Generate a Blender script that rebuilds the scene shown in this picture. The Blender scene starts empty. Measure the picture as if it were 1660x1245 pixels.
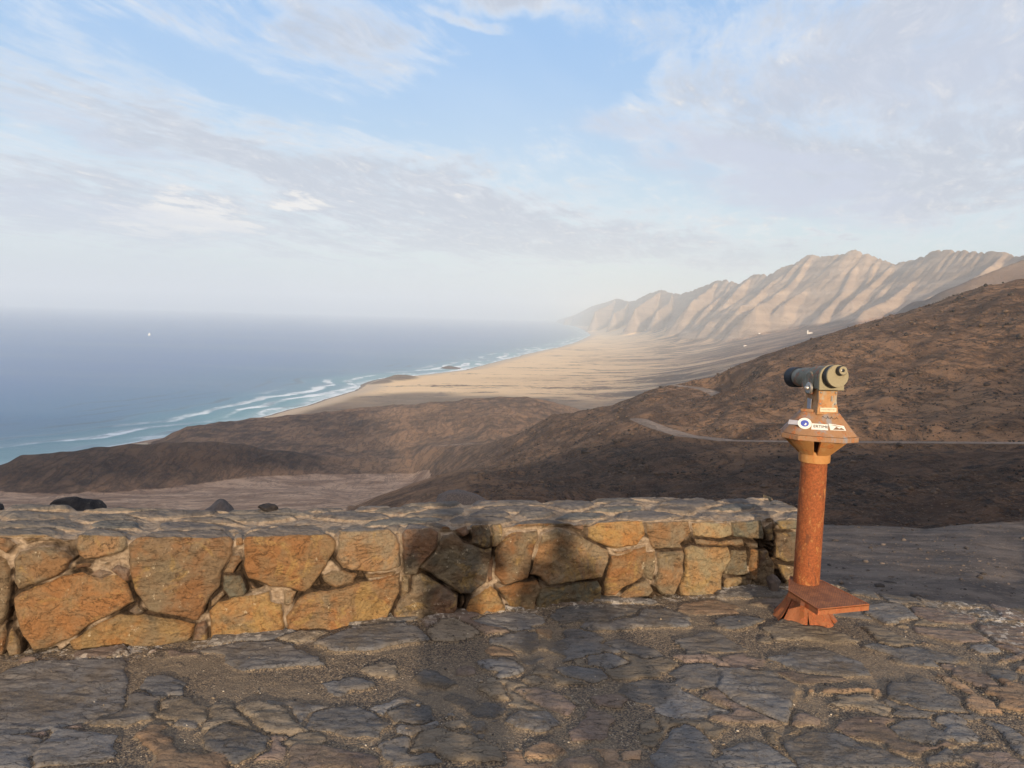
import bpy, math, random
import numpy as np
from mathutils import Vector, Matrix

random.seed(7)
rng = np.random.default_rng(7)
sc = bpy.context.scene
COL = sc.collection

# ------------------------------------------------------------------ camera
FPX = 1247.0
PITCH, ROLL = math.radians(5.15), math.radians(1.69)
CAMZ = 1.6
_F = np.array([0, math.cos(PITCH), -math.sin(PITCH)])
_U0 = np.array([0, math.sin(PITCH), math.cos(PITCH)])
_R0 = np.array([1.0, 0, 0])
_R = math.cos(ROLL) * _R0 + math.sin(ROLL) * _U0
_U = -math.sin(ROLL) * _R0 + math.cos(ROLL) * _U0
cam_data = bpy.data.cameras.new('camera')
cam = bpy.data.objects.new('camera', cam_data)
COL.objects.link(cam)
cam.matrix_world = Matrix(((_R[0], _U[0], -_F[0], 0), (_R[1], _U[1], -_F[1], 0), (_R[2], _U[2], -_F[2], CAMZ), (0, 0, 0, 1)))
cam_data.sensor_width = 36.0
cam_data.lens = FPX / 1660.0 * 36.0
cam_data.clip_start = 0.05
cam_data.clip_end = 200000.0
sc.camera = cam

# ------------------------------------------------------------------ sun, sky, exposure
SUN_EL = math.radians(12.0)
ANTI_AZ = math.radians(-7.0)           # direction in which shadows fall, from +Y towards +X
SUN_DIR = np.array([-math.sin(ANTI_AZ) * math.cos(SUN_EL), -math.cos(ANTI_AZ) * math.cos(SUN_EL), math.sin(SUN_EL)])
sun_data = bpy.data.lights.new('sun', 'SUN')
sun_data.energy = 4.2
sun_data.angle = math.radians(1.0)
sun_data.color = (1.0, 0.79, 0.56)
sun = bpy.data.objects.new('sun', sun_data)
COL.objects.link(sun)
sun.rotation_euler = Vector(tuple(SUN_DIR)).to_track_quat('Z', 'Y').to_euler()
sc.view_settings.view_transform = 'Standard'
sc.view_settings.look = 'None'
sc.view_settings.gamma = 1.0
sc.view_settings.exposure = 0.62
try:
    sc.cycles.volume_bounces = 3
    sc.cycles.max_bounces = 6
    sc.cycles.volume_step_rate = 5.0
    sc.cycles.use_denoising = True
except Exception:
    pass


class NB:
    """small helper for building node trees"""
    def __init__(self, tree):
        self.t = tree
        tree.nodes.clear()

    def n(self, kind, **kw):
        nd = self.t.nodes.new(kind)
        for k, v in kw.items():
            setattr(nd, k, v)
        return nd

    def put(self, sock, v):
        if hasattr(v, 'is_output'):
            self.t.links.new(v, sock)
        elif v is not None:
            if sock.type == 'RGBA' and len(v) == 3:
                v = (*v, 1)
            sock.default_value = v

    def math(self, op, a, b=None, c=None, clamp=False):
        nd = self.n('ShaderNodeMath', operation=op, use_clamp=clamp)
        for i, v in enumerate((a, b, c)):
            if v is not None:
                self.put(nd.inputs[i], v)
        return nd.outputs[0]

    def vmath(self, op, a, b=None):
        nd = self.n('ShaderNodeVectorMath', operation=op)
        self.put(nd.inputs[0], a)
        if b is not None:
            self.put(nd.inputs[3 if op == 'SCALE' else 1], b)
        return nd.outputs[1] if op in ('LENGTH', 'DOT_PRODUCT', 'DISTANCE') else nd.outputs[0]

    def mix(self, f, a, b, mode='MIX'):
        nd = self.n('ShaderNodeMix', data_type='RGBA', blend_type=mode, clamp_factor=True)
        self.put(nd.inputs[0], f)
        self.put(nd.inputs[6], a)
        self.put(nd.inputs[7], b)
        return nd.outputs[2]

    def ramp(self, f, lo, hi, smooth=True):
        nd = self.n('ShaderNodeMapRange', interpolation_type='SMOOTHSTEP' if smooth else 'LINEAR')
        self.put(nd.inputs[0], f)
        nd.inputs[1].default_value = lo
        nd.inputs[2].default_value = hi
        return nd.outputs[0]

    def noise(self, vec, scale, detail=4, rough=0.55, dist=0.0, color=False):
        nd = self.n('ShaderNodeTexNoise')
        self.put(nd.inputs['Vector'], vec)
        nd.inputs['Scale'].default_value = scale
        nd.inputs['Detail'].default_value = detail
        nd.inputs['Roughness'].default_value = rough
        nd.inputs['Distortion'].default_value = dist
        return nd.outputs[1] if color else nd.outputs[0]

    def voro(self, vec, scale, feature='F1', out='Distance'):
        nd = self.n('ShaderNodeTexVoronoi', feature=feature)
        self.put(nd.inputs['Vector'], vec)
        nd.inputs['Scale'].default_value = scale
        return nd.outputs[out]

    def pos(self):
        return self.n('ShaderNodeNewGeometry').outputs['Position']

    def obj(self):
        return self.n('ShaderNodeTexCoord').outputs['Object']

    def attr(self, name, color=False):
        nd = self.n('ShaderNodeAttribute', attribute_name=name)
        return nd.outputs['Color' if color else 'Fac']

    def scale(self, vec, s):
        nd = self.n('ShaderNodeVectorMath', operation='MULTIPLY')
        self.put(nd.inputs[0], vec)
        nd.inputs[1].default_value = s
        return nd.outputs[0]

    def bump(self, h, strength, dist):
        nd = self.n('ShaderNodeBump')
        nd.inputs['Strength'].default_value = strength
        nd.inputs['Distance'].default_value = dist
        self.put(nd.inputs['Height'], h)
        return nd.outputs[0]

    def surface(self, color, rough=0.9, normal=None, metal=0.0, spec=0.3):
        b = self.n('ShaderNodeBsdfPrincipled')
        self.put(b.inputs['Base Color'], color)
        self.put(b.inputs['Roughness'], rough)
        self.put(b.inputs['Metallic'], metal)
        b.inputs['Specular IOR Level'].default_value = spec
        if normal is not None:
            self.put(b.inputs['Normal'], normal)
        o = self.n('ShaderNodeOutputMaterial')
        self.t.links.new(b.outputs[0], o.inputs[0])
        return b


def new_mat(name):
    m = bpy.data.materials.new(name)
    m.use_nodes = True
    return m, NB(m.node_tree)


def build_world():
    w = bpy.data.worlds.new('World')
    sc.world = w
    w.use_nodes = True
    b = NB(w.node_tree)
    sky = b.n('ShaderNodeTexSky', sky_type='NISHITA', sun_disc=False)
    sky.sun_elevation = SUN_EL
    # sky texture: rotation 0 puts the sun at +Y, growing clockwise seen from above
    sky.sun_rotation = math.atan2(SUN_DIR[0], SUN_DIR[1])
    sky.altitude = 230
    sky.air_density = 1.0
    sky.dust_density = 0.6
    sky.ozone_density = 1.6
    d = b.n('ShaderNodeTexCoord').outputs['Generated']
    sep = b.n('ShaderNodeSeparateXYZ')
    b.put(sep.inputs[0], d)
    x, y, z = sep.outputs
    az = b.math('ARCTAN2', x, y)
    el = b.math('ARCSINE', z)
    # cloud sheet: direction projected on a flat layer high above the sea
    zz = b.math('MAXIMUM', b.math('ADD', z, 0.10), 0.03)
    comb = b.n('ShaderNodeCombineXYZ')
    b.put(comb.inputs[0], b.math('DIVIDE', x, zz))
    b.put(comb.inputs[1], b.math('DIVIDE', y, zz))
    p = comb.outputs[0]
    rot = b.n('ShaderNodeVectorRotate', rotation_type='Z_AXIS')
    b.put(rot.inputs['Vector'], p)
    rot.inputs['Angle'].default_value = math.radians(SKY_ROT)
    pr = rot.outputs[0]
    warp = b.vmath('SCALE', b.vmath('SUBTRACT', b.noise(pr, 0.7, 3, color=True), (0.5, 0.5, 0.5)), 0.55)
    pw = b.vmath('ADD', pr, warp)
    streak = b.noise(b.scale(pw, (0.35, 1.5, 1.0)), 1.1, 6, 0.6)
    puff = b.noise(pw, 3.2, 7, 0.62)
    fine = b.noise(b.scale(pw, (0.8, 1.6, 1)), 9.0, 5, 0.65)
    wn = b.vmath('SUBTRACT', b.noise(pr, 1.3, 5, 0.6, color=True), (0.5, 0.5, 0.5))
    ws = b.n('ShaderNodeSeparateXYZ')
    b.put(ws.inputs[0], wn)
    azw = b.math('ADD', az, b.math('MULTIPLY', ws.outputs[0], 0.22))
    elw = b.math('ADD', el, b.math('MULTIPLY', ws.outputs[1], 0.09))

    def blob(px, py, w_, h_, ang=0.0, soft=0.9):
        """soft elliptical patch of sky centred where the given picture point looks"""
        a0, e0 = sky_dir(px, py)
        ca, sa = math.cos(math.radians(ang)), math.sin(math.radians(ang))
        da = b.math('SUBTRACT', azw, a0)
        de = b.math('SUBTRACT', elw, e0)
        u = b.math('ADD', b.math('MULTIPLY', da, ca * FPX / w_), b.math('MULTIPLY', de, sa * FPX / w_))
        v = b.math('ADD', b.math('MULTIPLY', da, -sa * FPX / h_), b.math('MULTIPLY', de, ca * FPX / h_))
        r = b.math('SQRT', b.math('ADD', b.math('MULTIPLY', u, u), b.math('MULTIPLY', v, v)))
        return b.ramp(b.math('SUBTRACT', 1.0, r), 0.0, soft)

    def add(*l):
        s = l[0]
        for q in l[1:]:
            s = b.math('ADD', s, q)
        return s

    def mul(a, k):
        return b.math('MULTIPLY', a, k)

    # clear blue base
    nis = b.vmath('SCALE', sky.outputs[0], SKY_K)
    grad = b.mix(b.ramp(el, 0.02, 0.36), (0.62, 0.74, 0.77), (0.270, 0.510, 0.880))
    base = b.mix(0.75, nis, grad)
    # cover
    cov = add(mul(blob(120, 150, 420, 200, -22), 0.10),
              mul(blob(560, 50, 230, 110, -25), 0.22),
              mul(blob(660, 60, 120, 50, -10), 0.15),
              mul(blob(840, 5, 130, 34, -8), 0.40),
              mul(blob(790, 45, 70, 18, -14), 0.35),
              mul(blob(330, 240, 420, 60, -14), 0.22),
              mul(blob(90, 330, 420, 90, -6), 0.26),
              mul(blob(640, 285, 460, 75, -9), 0.27),
              mul(blob(1480, 60, 560, 190, 8), 0.31),
              mul(blob(1290, 275, 400, 70, -14), 0.30),
              mul(blob(1600, 250, 300, 120, 0), 0.22),
              mul(blob(800, 370, 620, 70, -2), 0.28),
              mul(blob(700, 405, 900, 45, 0), 0.20),
              mul(blob(300, 350, 110, 42, 10), 0.30),
              mul(blob(470, 330, 90, 18, 0), 0.30),
              mul(blob(1330, 385, 40, 14, 0), 0.3),
              mul(blob(820, 150, 300, 110, 8), -0.42),
              mul(blob(1180, 195, 130, 60, 20), -0.10),
              mul(blob(300, 110, 150, 50, -20), -0.22),
              mul(blob(480, 190, 160, 40, -20), -0.20))
    mid_ = b.noise(b.scale(pw, (0.7, 1.3, 1)), 6.5, 6, 0.66)
    dens = add(mul(streak, 0.46), mul(puff, 0.40), mul(mid_, 0.44), mul(fine, 0.36), cov, -0.055)
    wisp = b.noise(b.scale(pw, (0.5, 3.2, 1)), 2.6, 8, 0.68, 0.4)
    dens = b.math('ADD', dens, mul(b.math('SUBTRACT', wisp, 0.5), 0.55))
    rip = b.noise(b.scale(pw, (1.2, 2.6, 1)), 5.0, 8, 0.72, 0.5)
    dens = b.math('ADD', dens, mul(b.math('SUBTRACT', rip, 0.5), 0.20))
    c = b.ramp(dens, 0.66, 1.14)
    # thin ice veil under everything
    veil = mul(b.ramp(b.noise(b.scale(pw, (0.25, 1.2, 1)), 0.7, 4), 0.35, 0.75), 0.30)
    base = b.mix(veil, base, (0.58, 0.70, 0.85))
    shade = b.ramp(add(dens, mul(b.noise(b.vmath('ADD', pw, (0.05, 0.12, 0)), 3.2, 7, 0.62), 0.6), -0.30), 0.78, 1.12)
    ccol = b.mix(shade, (0.72, 0.76, 0.82), (0.46, 0.51, 0.61))
    warm = b.ramp(add(mul(mid_, 1.0), mul(fine, 0.5), mul(blob(300, 352, 130, 50), 0.45), mul(blob(470, 330, 90, 20), 0.3), mul(blob(1300, 340, 300, 50), 0.12)), 0.80, 1.08)
    ccol = b.mix(mul(warm, 0.8), ccol, (0.90, 0.85, 0.80))
    ccol = b.mix(mul(b.ramp(rip, 0.44, 0.72), 0.40), ccol, (0.80, 0.82, 0.86))
    colr = b.mix(mul(c, 0.95), base, ccol)
    # long flat grey-blue bars low over the sea
    bars = b.noise(b.scale(p, (0.16, 0.55, 1)), 1.0, 5, 0.6)
    lowm = b.math('MULTIPLY', b.ramp(el, 0.03, 0.08), b.math('SUBTRACT', 1.0, b.ramp(el, 0.13, 0.20)))
    colr = b.mix(b.math('MULTIPLY', b.ramp(bars, 0.5, 0.66), mul(lowm, 0.5)), colr, (0.50, 0.60, 0.68))
    # distinct grey banks
    bank = b.math('MAXIMUM', b.math('MAXIMUM', mul(blob(1230, 285, 330, 62, -15, 0.6), 0.95), mul(blob(130, 205, 240, 18, -14, 0.6), 0.55)), mul(blob(130, 350, 330, 50, -3, 0.7), 0.5))
    bank = b.math('MAXIMUM', bank, mul(blob(1560, 90, 400, 150, 0, 0.9), 0.55))
    colr = b.mix(b.math('MULTIPLY', bank, b.ramp(puff, 0.2, 0.6)), colr, (0.50, 0.56, 0.70))
    # pale bright air near the horizon
    hz = b.math('SUBTRACT', 1.0, b.ramp(el, 0.0, 0.13))
    colr = b.mix(mul(hz, 0.58), colr, (0.57, 0.65, 0.67))
    left = b.math('MULTIPLY', b.math('SUBTRACT', 1.0, b.ramp(el, -0.01, 0.085)), b.math('SUBTRACT', 1.0, b.ramp(az, -0.6, 0.1)))
    colr = b.mix(mul(left, 0.9), colr, (0.36, 0.43, 0.545))
    # overhead, beyond the frame, the sky is deeper
    colr = b.mix(b.ramp(el, 0.42, 1.0), colr, b.mix(1.0, colr, (0.50, 0.52, 0.60), 'MULTIPLY'))
    # the part of the sky behind the viewer is warmer, towards the low sun
    sd = b.vmath('DOT_PRODUCT', d, tuple(SUN_DIR))
    colr = b.mix(mul(b.ramp(sd, 0.0, 0.95), 0.85), colr, (1.40, 1.20, 1.02))
    bg = b.n('ShaderNodeBackground')
    b.put(bg.inputs[0], b.vmath('SCALE', colr, 10.0))
    bg.inputs[1].default_value = SKY_BG
    o = b.n('ShaderNodeOutputWorld')
    b.t.links.new(bg.outputs[0], o.inputs[0])


def ray(px, py):
    return _F + (px - 830) / FPX * _R - (py - 622.5) / FPX * _U


def sky_dir(px, py):
    d = ray(px, py)
    d = d / np.linalg.norm(d)
    return math.atan2(d[0], d[1]), math.asin(d[2])


SKY_ROT = -65
SKY_K = 0.10
SKY_BG = 0.075
build_world()


# ------------------------------------------------------------------ helpers
def on_ground(px, py, z=0.0):
    d = ray(px, py)
    t = (z - CAMZ) / d[2]
    return d[0] * t, d[1] * t


def at_dist(px, py, dist):
    """world point seen at picture point (px, py) at the given horizontal distance"""
    d = ray(px, py)
    t = dist / math.hypot(d[0], d[1])
    return d[0] * t, d[1] * t, CAMZ + d[2] * t


def tag(o, label=None, cat=None, group=None, kind=None):
    for k, v in (('label', label), ('category', cat), ('group', group), ('kind', kind)):
        if v:
            o[k] = v
    return o


def empty(name, loc, label, cat, group=None, rz=0.0):
    o = bpy.data.objects.new(name, None)
    o.location = loc
    o.rotation_euler = (0, 0, rz)
    o.empty_display_size = 0.1
    COL.objects.link(o)
    return tag(o, label, cat, group)


def mesh_obj(name, verts, faces, mats, parent=None, smooth=True, attrs=None, mat_idx=None):
    """verts (N,3); faces (M,3) or (M,4) array or list of lists"""
    me = bpy.data.meshes.new(name)
    verts = np.asarray(verts, dtype=np.float32)
    if isinstance(faces, np.ndarray):
        k = faces.shape[1]
        me.vertices.add(len(verts))
        me.vertices.foreach_set('co', verts.ravel())
        me.loops.add(faces.size)
        me.loops.foreach_set('vertex_index', faces.astype(np.int32).ravel())
        me.polygons.add(len(faces))
        me.polygons.foreach_set('loop_start', np.arange(0, faces.size, k, dtype=np.int32))
        me.polygons.foreach_set('loop_total', np.full(len(faces), k, dtype=np.int32))
        me.update(calc_edges=True)
        me.validate()
    else:
        me.from_pydata([tuple(v) for v in verts], [], faces)
        me.update()
    if smooth:
        me.polygons.foreach_set('use_smooth', np.ones(len(me.polygons), dtype=bool))
    for a, (typ, data) in (attrs or {}).items():
        at = me.attributes.new(a, typ, 'POINT')
        at.data.foreach_set('color' if typ == 'FLOAT_COLOR' else 'value', np.asarray(data, dtype=np.float32).ravel())
    for m in (mats if isinstance(mats, (list, tuple)) else [mats]):
        me.materials.append(m)
    if mat_idx is not None:
        me.polygons.foreach_set('material_index', np.asarray(mat_idx, dtype=np.int32))
    o = bpy.data.objects.new(name, me)
    COL.objects.link(o)
    if parent is not None:
        o.parent = parent
    return o


def grid_faces(nr, nc):
    i = np.arange(nr * nc).reshape(nr, nc)
    return np.stack([i[:-1, :-1], i[:-1, 1:], i[1:, 1:], i[1:, :-1]], -1).reshape(-1, 4)


def _hash(ix, iy, seed):
    n = (ix.astype(np.int64) * 374761393 + iy.astype(np.int64) * 668265263 + seed * 974711) & 0xffffffff
    n = ((n ^ (n >> 13)) * 1274126177) & 0xffffffff
    return (n ^ (n >> 16)) & 0xffff


def gnoise(x, y, seed=0):
    """gradient noise, about -1..1"""
    x = np.asarray(x, dtype=np.float64)
    y = np.asarray(y, dtype=np.float64)
    ix, iy = np.floor(x), np.floor(y)
    fx, fy = x - ix, y - iy
    u, v = fx * fx * fx * (fx * (fx * 6 - 15) + 10), fy * fy * fy * (fy * (fy * 6 - 15) + 10)

    def g(ox, oy):
        a = _hash(ix + ox, iy + oy, seed) / 65536.0 * 2 * np.pi
        return np.cos(a) * (fx - ox) + np.sin(a) * (fy - oy)
    return 1.5 * ((g(0, 0) * (1 - u) + g(1, 0) * u) * (1 - v) + (g(0, 1) * (1 - u) + g(1, 1) * u) * v)


def fbm(x, y, octv=4, seed=0, gain=0.5, ridged=False):
    s, a, t = 0, 1.0, 0
    for k in range(octv):
        n = gnoise(x * 2 ** k, y * 2 ** k, seed + k * 17)
        if ridged:
            n = 1 - 2 * np.abs(n)
        s = s + a * n
        t += a
        a *= gain
    return s / t


def smooth01(x, lo, hi):
    t = np.clip((x - lo) / (hi - lo), 0, 1)
    return t * t * (3 - 2 * t)


def pchip_many(X, Y, q):
    """monotone cubic through (X[k], Y[k]) evaluated at q: X, Y (K, C) per column, q (Q,) common"""
    K, C = X.shape
    h = np.diff(X, axis=0)
    dl = np.diff(Y, axis=0) / h
    m = np.zeros_like(Y)
    w1, w2 = 2 * h[1:] + h[:-1], h[1:] + 2 * h[:-1]
    same = dl[:-1] * dl[1:] > 0
    with np.errstate(divide='ignore', invalid='ignore'):
        hm = (w1 + w2) / (w1 / dl[:-1] + w2 / dl[1:])
    m[1:-1] = np.where(same, hm, 0)
    m[0], m[-1] = dl[0], dl[-1]
    out = np.zeros((len(q), C))
    for k in range(K - 1):
        lo = X[k]
        sel = (q[:, None] >= lo[None]) & ((q[:, None] < X[k + 1][None]) | (k == K - 2))
        t = (q[:, None] - lo[None]) / h[k][None]
        v = (2 * t ** 3 - 3 * t ** 2 + 1) * Y[k] + (t ** 3 - 2 * t ** 2 + t) * h[k] * m[k] + (-2 * t ** 3 + 3 * t ** 2) * Y[k + 1] + (t ** 3 - t ** 2) * h[k] * m[k + 1]
        out = np.where(sel, v, out)
    out = np.where(q[:, None] < X[0][None], Y[0][None], out)
    return out


# ================================================================== THE LAND
SEA = -230.0 + CAMZ                      # sea level, the look-out stands 228 m above it

# ---- shoreline, as x for every y (picture points put down on sea level)
_shore_px = [(0, 757), (60, 745), (130, 733), (200, 721), (270, 708), (350, 692), (430, 675), (500, 656), (570, 635), (600, 620), (650, 612),
             (700, 606), (750, 600), (800, 588), (850, 575), (880, 568), (910, 562), (930, 556), (945, 550), (958, 543), (950, 537), (935, 530), (915, 524), (890, 519)]
_sh = np.array([on_ground(px, py, SEA) for px, py in _shore_px])
SHY = np.concatenate([[-3000, 0, 600], _sh[:, 1], [60000]])
SHX = np.concatenate([[-1500, -1000, -800], _sh[:, 0], [-3000]])


def shore_x(y):
    b = np.interp(y, SHY, SHX)
    return b + 9 * gnoise(y / 190.0, 0 * y + 3.3, 5) * smooth01(y, 300, 900) + 3 * gnoise(y / 45.0, 0 * y + 9.1, 6)


def mat_sea():
    m, b = new_mat('sea_water')
    p = b.pos()
    s = b.attr('shore')
    n1 = b.noise(b.scale(p, (0.012, 0.006, 0)), 1.0, 5, 0.6)
    sw = b.math('ADD', s, b.math('MULTIPLY', b.math('SUBTRACT', n1, 0.5), 110.0))
    shallow = b.ramp(sw, 330.0, 10.0)
    mid = b.ramp(sw, 1100.0, 200.0)
    col = b.mix(mid, (0.022, 0.102, 0.270), (0.022, 0.125, 0.235))
    col = b.mix(shallow, col, (0.085, 0.27, 0.28))
    # swell and breakers run along the beach
    wv = b.noise(b.scale(p, (0.0012, 0.0012, 0)), 1.0, 3)
    ph = b.math('ADD', b.math('MULTIPLY', s, 0.075), b.math('MULTIPLY', wv, 44.0))
    crest = b.math('SINE', ph)
    br = b.noise(b.scale(p, (0.006, 0.0035, 0)), 1.0, 4, 0.6)
    fine = b.noise(b.scale(p, (0.03, 0.022, 0)), 1.0, 5, 0.72)
    zone = b.math('MULTIPLY', b.ramp(s, 280.0, 80.0), 1.0)
    f1 = b.ramp(b.math('ADD', b.math('MULTIPLY', crest, 0.32), b.math('ADD', b.math('MULTIPLY', br, 1.1), b.math('MULTIPLY', fine, 0.65))), 0.84, 1.12)
    f2 = b.math('MULTIPLY', b.ramp(s, 75.0, 4.0), b.ramp(b.math('ADD', fine, b.math('MULTIPLY', br, 0.6)), 0.48, 0.86))
    brk = b.ramp(b.noise(b.scale(p, (0.0045, 0.0030, 0)), 1.0, 5, 0.65, 0.5), 0.44, 0.58)
    f1 = b.math('MULTIPLY', f1, b.math('ADD', 0.22, b.math('MULTIPLY', brk, 0.9)))
    f2 = b.math('MULTIPLY', f2, b.math('ADD', 0.35, b.math('MULTIPLY', brk, 0.65)))
    foam = b.math('MAXIMUM', b.math('MULTIPLY', f1, zone), f2)
    line = b.math('MULTIPLY', b.ramp(s, 16.0, 2.0), 0.8)
    foam = b.math('MAXIMUM', foam, line)
    dark = b.math('MULTIPLY', b.ramp(crest, 0.55, 0.98), b.math('MULTIPLY', b.ramp(s, 700.0, 240.0), b.ramp(br, 0.4, 0.6)))
    col = b.mix(b.math('MULTIPLY', dark, 0.8), col, (0.008, 0.05, 0.09))
    # wide slicks and wind lanes further out
    lane = b.noise(b.scale(p, (0.00035, 0.0016, 0)), 1.0, 6, 0.62)
    col = b.mix(b.math('MULTIPLY', b.ramp(lane, 0.48, 0.60), 0.42), col, (0.10, 0.17, 0.26))
    chop = b.noise(b.scale(p, (0.008, 0.03, 0)), 1.0, 6, 0.7)
    col = b.mix(b.math('MULTIPLY', b.ramp(chop, 0.5, 0.75), 0.25), col, (0.09, 0.16, 0.22))
    col = b.mix(foam, col, (0.86, 0.90, 0.90))
    h = b.math('ADD', b.noise(b.scale(p, (0.05, 0.11, 0)), 1.0, 5, 0.7), b.math('MULTIPLY', crest, b.math('MULTIPLY', zone, 0.6)))
    rough = b.math('ADD', 0.28, b.math('MULTIPLY', foam, 0.6))
    b.surface(col, rough, b.bump(h, 0.45, 3.0), spec=0.22)
    return m


def mat_plain():
    m, b = new_mat('plain_and_mountain_ground')
    p = b.pos()
    s = b.attr('inland')
    u = b.attr('steep')
    # dry washes run from the range down to the sea, so everything is drawn out along x
    st = b.noise(b.scale(p, (0.0032, 0.0085, 0)), 1.0, 8, 0.66, 0.8)
    st2 = b.noise(b.scale(p, (0.010, 0.028, 0)), 1.0, 6, 0.72)
    big = b.noise(b.scale(p, (0.0012, 0.0015, 0)), 1.0, 3)
    scrub = b.noise(p, 0.09, 5, 0.75)
    ground = b.mix(b.ramp(st, 0.42, 0.58), (0.155, 0.092, 0.058), (0.38, 0.230, 0.138))
    ground = b.mix(b.math('MULTIPLY', b.ramp(scrub, 0.44, 0.60), 0.75), ground, (0.085, 0.056, 0.039))
    near = b.ramp(b.math('ADD', s, b.math('MULTIPLY', b.math('SUBTRACT', big, 0.5), 1000.0)), 1500.0, 80.0)
    sandn = b.math('ADD', b.math('MULTIPLY', st, 0.7), b.math('MULTIPLY', st2, 0.5))
    sand = b.math('MULTIPLY', b.ramp(b.math('ADD', b.math('ADD', sandn, b.math('MULTIPLY', b.math('SUBTRACT', scrub, 0.5), 0.35)), b.math('MULTIPLY', near, 0.20)), 0.655, 0.73), b.math('ADD', 0.12, b.math('MULTIPLY', near, 0.88)))
    col = b.mix(sand, ground, (0.86, 0.60, 0.34))
    beach = b.ramp(s, 110.0, 40.0)
    col = b.mix(beach, col, (0.62, 0.47, 0.32))
    wet = b.ramp(s, 14.0, 4.0)
    col = b.mix(wet, col, (0.24, 0.19, 0.15))
    # mountains: level strata and rubble
    sep = b.n('ShaderNodeSeparateXYZ')
    b.put(sep.inputs[0], p)
    cz = b.n('ShaderNodeCombineXYZ')
    b.put(cz.inputs[2], b.math('MULTIPLY', sep.outputs[2], 0.022))
    b.put(cz.inputs[0], b.math('MULTIPLY', sep.outputs[0], 0.0008))
    b.put(cz.inputs[1], b.math('MULTIPLY', sep.outputs[1], 0.0008))
    strat = b.noise(cz.outputs[0], 1.0, 5, 0.65)
    rub = b.noise(p, 0.012, 7, 0.65)
    rock = b.mix(b.ramp(strat, 0.30, 0.70), (0.27, 0.195, 0.138), (0.41, 0.310, 0.225))
    rock = b.mix(b.math('MULTIPLY', b.ramp(rub, 0.45, 0.68), 0.6), rock, (0.21, 0.155, 0.12))
    col = b.mix(b.ramp(u, 0.10, 0.35), col, rock)
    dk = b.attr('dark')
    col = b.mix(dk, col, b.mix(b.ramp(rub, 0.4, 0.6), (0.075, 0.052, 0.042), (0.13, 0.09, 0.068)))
    h = b.math('ADD', b.noise(p, 0.02, 8, 0.65), b.math('MULTIPLY', strat, 0.5))
    b.surface(col, 0.95, b.bump(h, 0.8, 16.0), spec=0.1)
    return m


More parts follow.
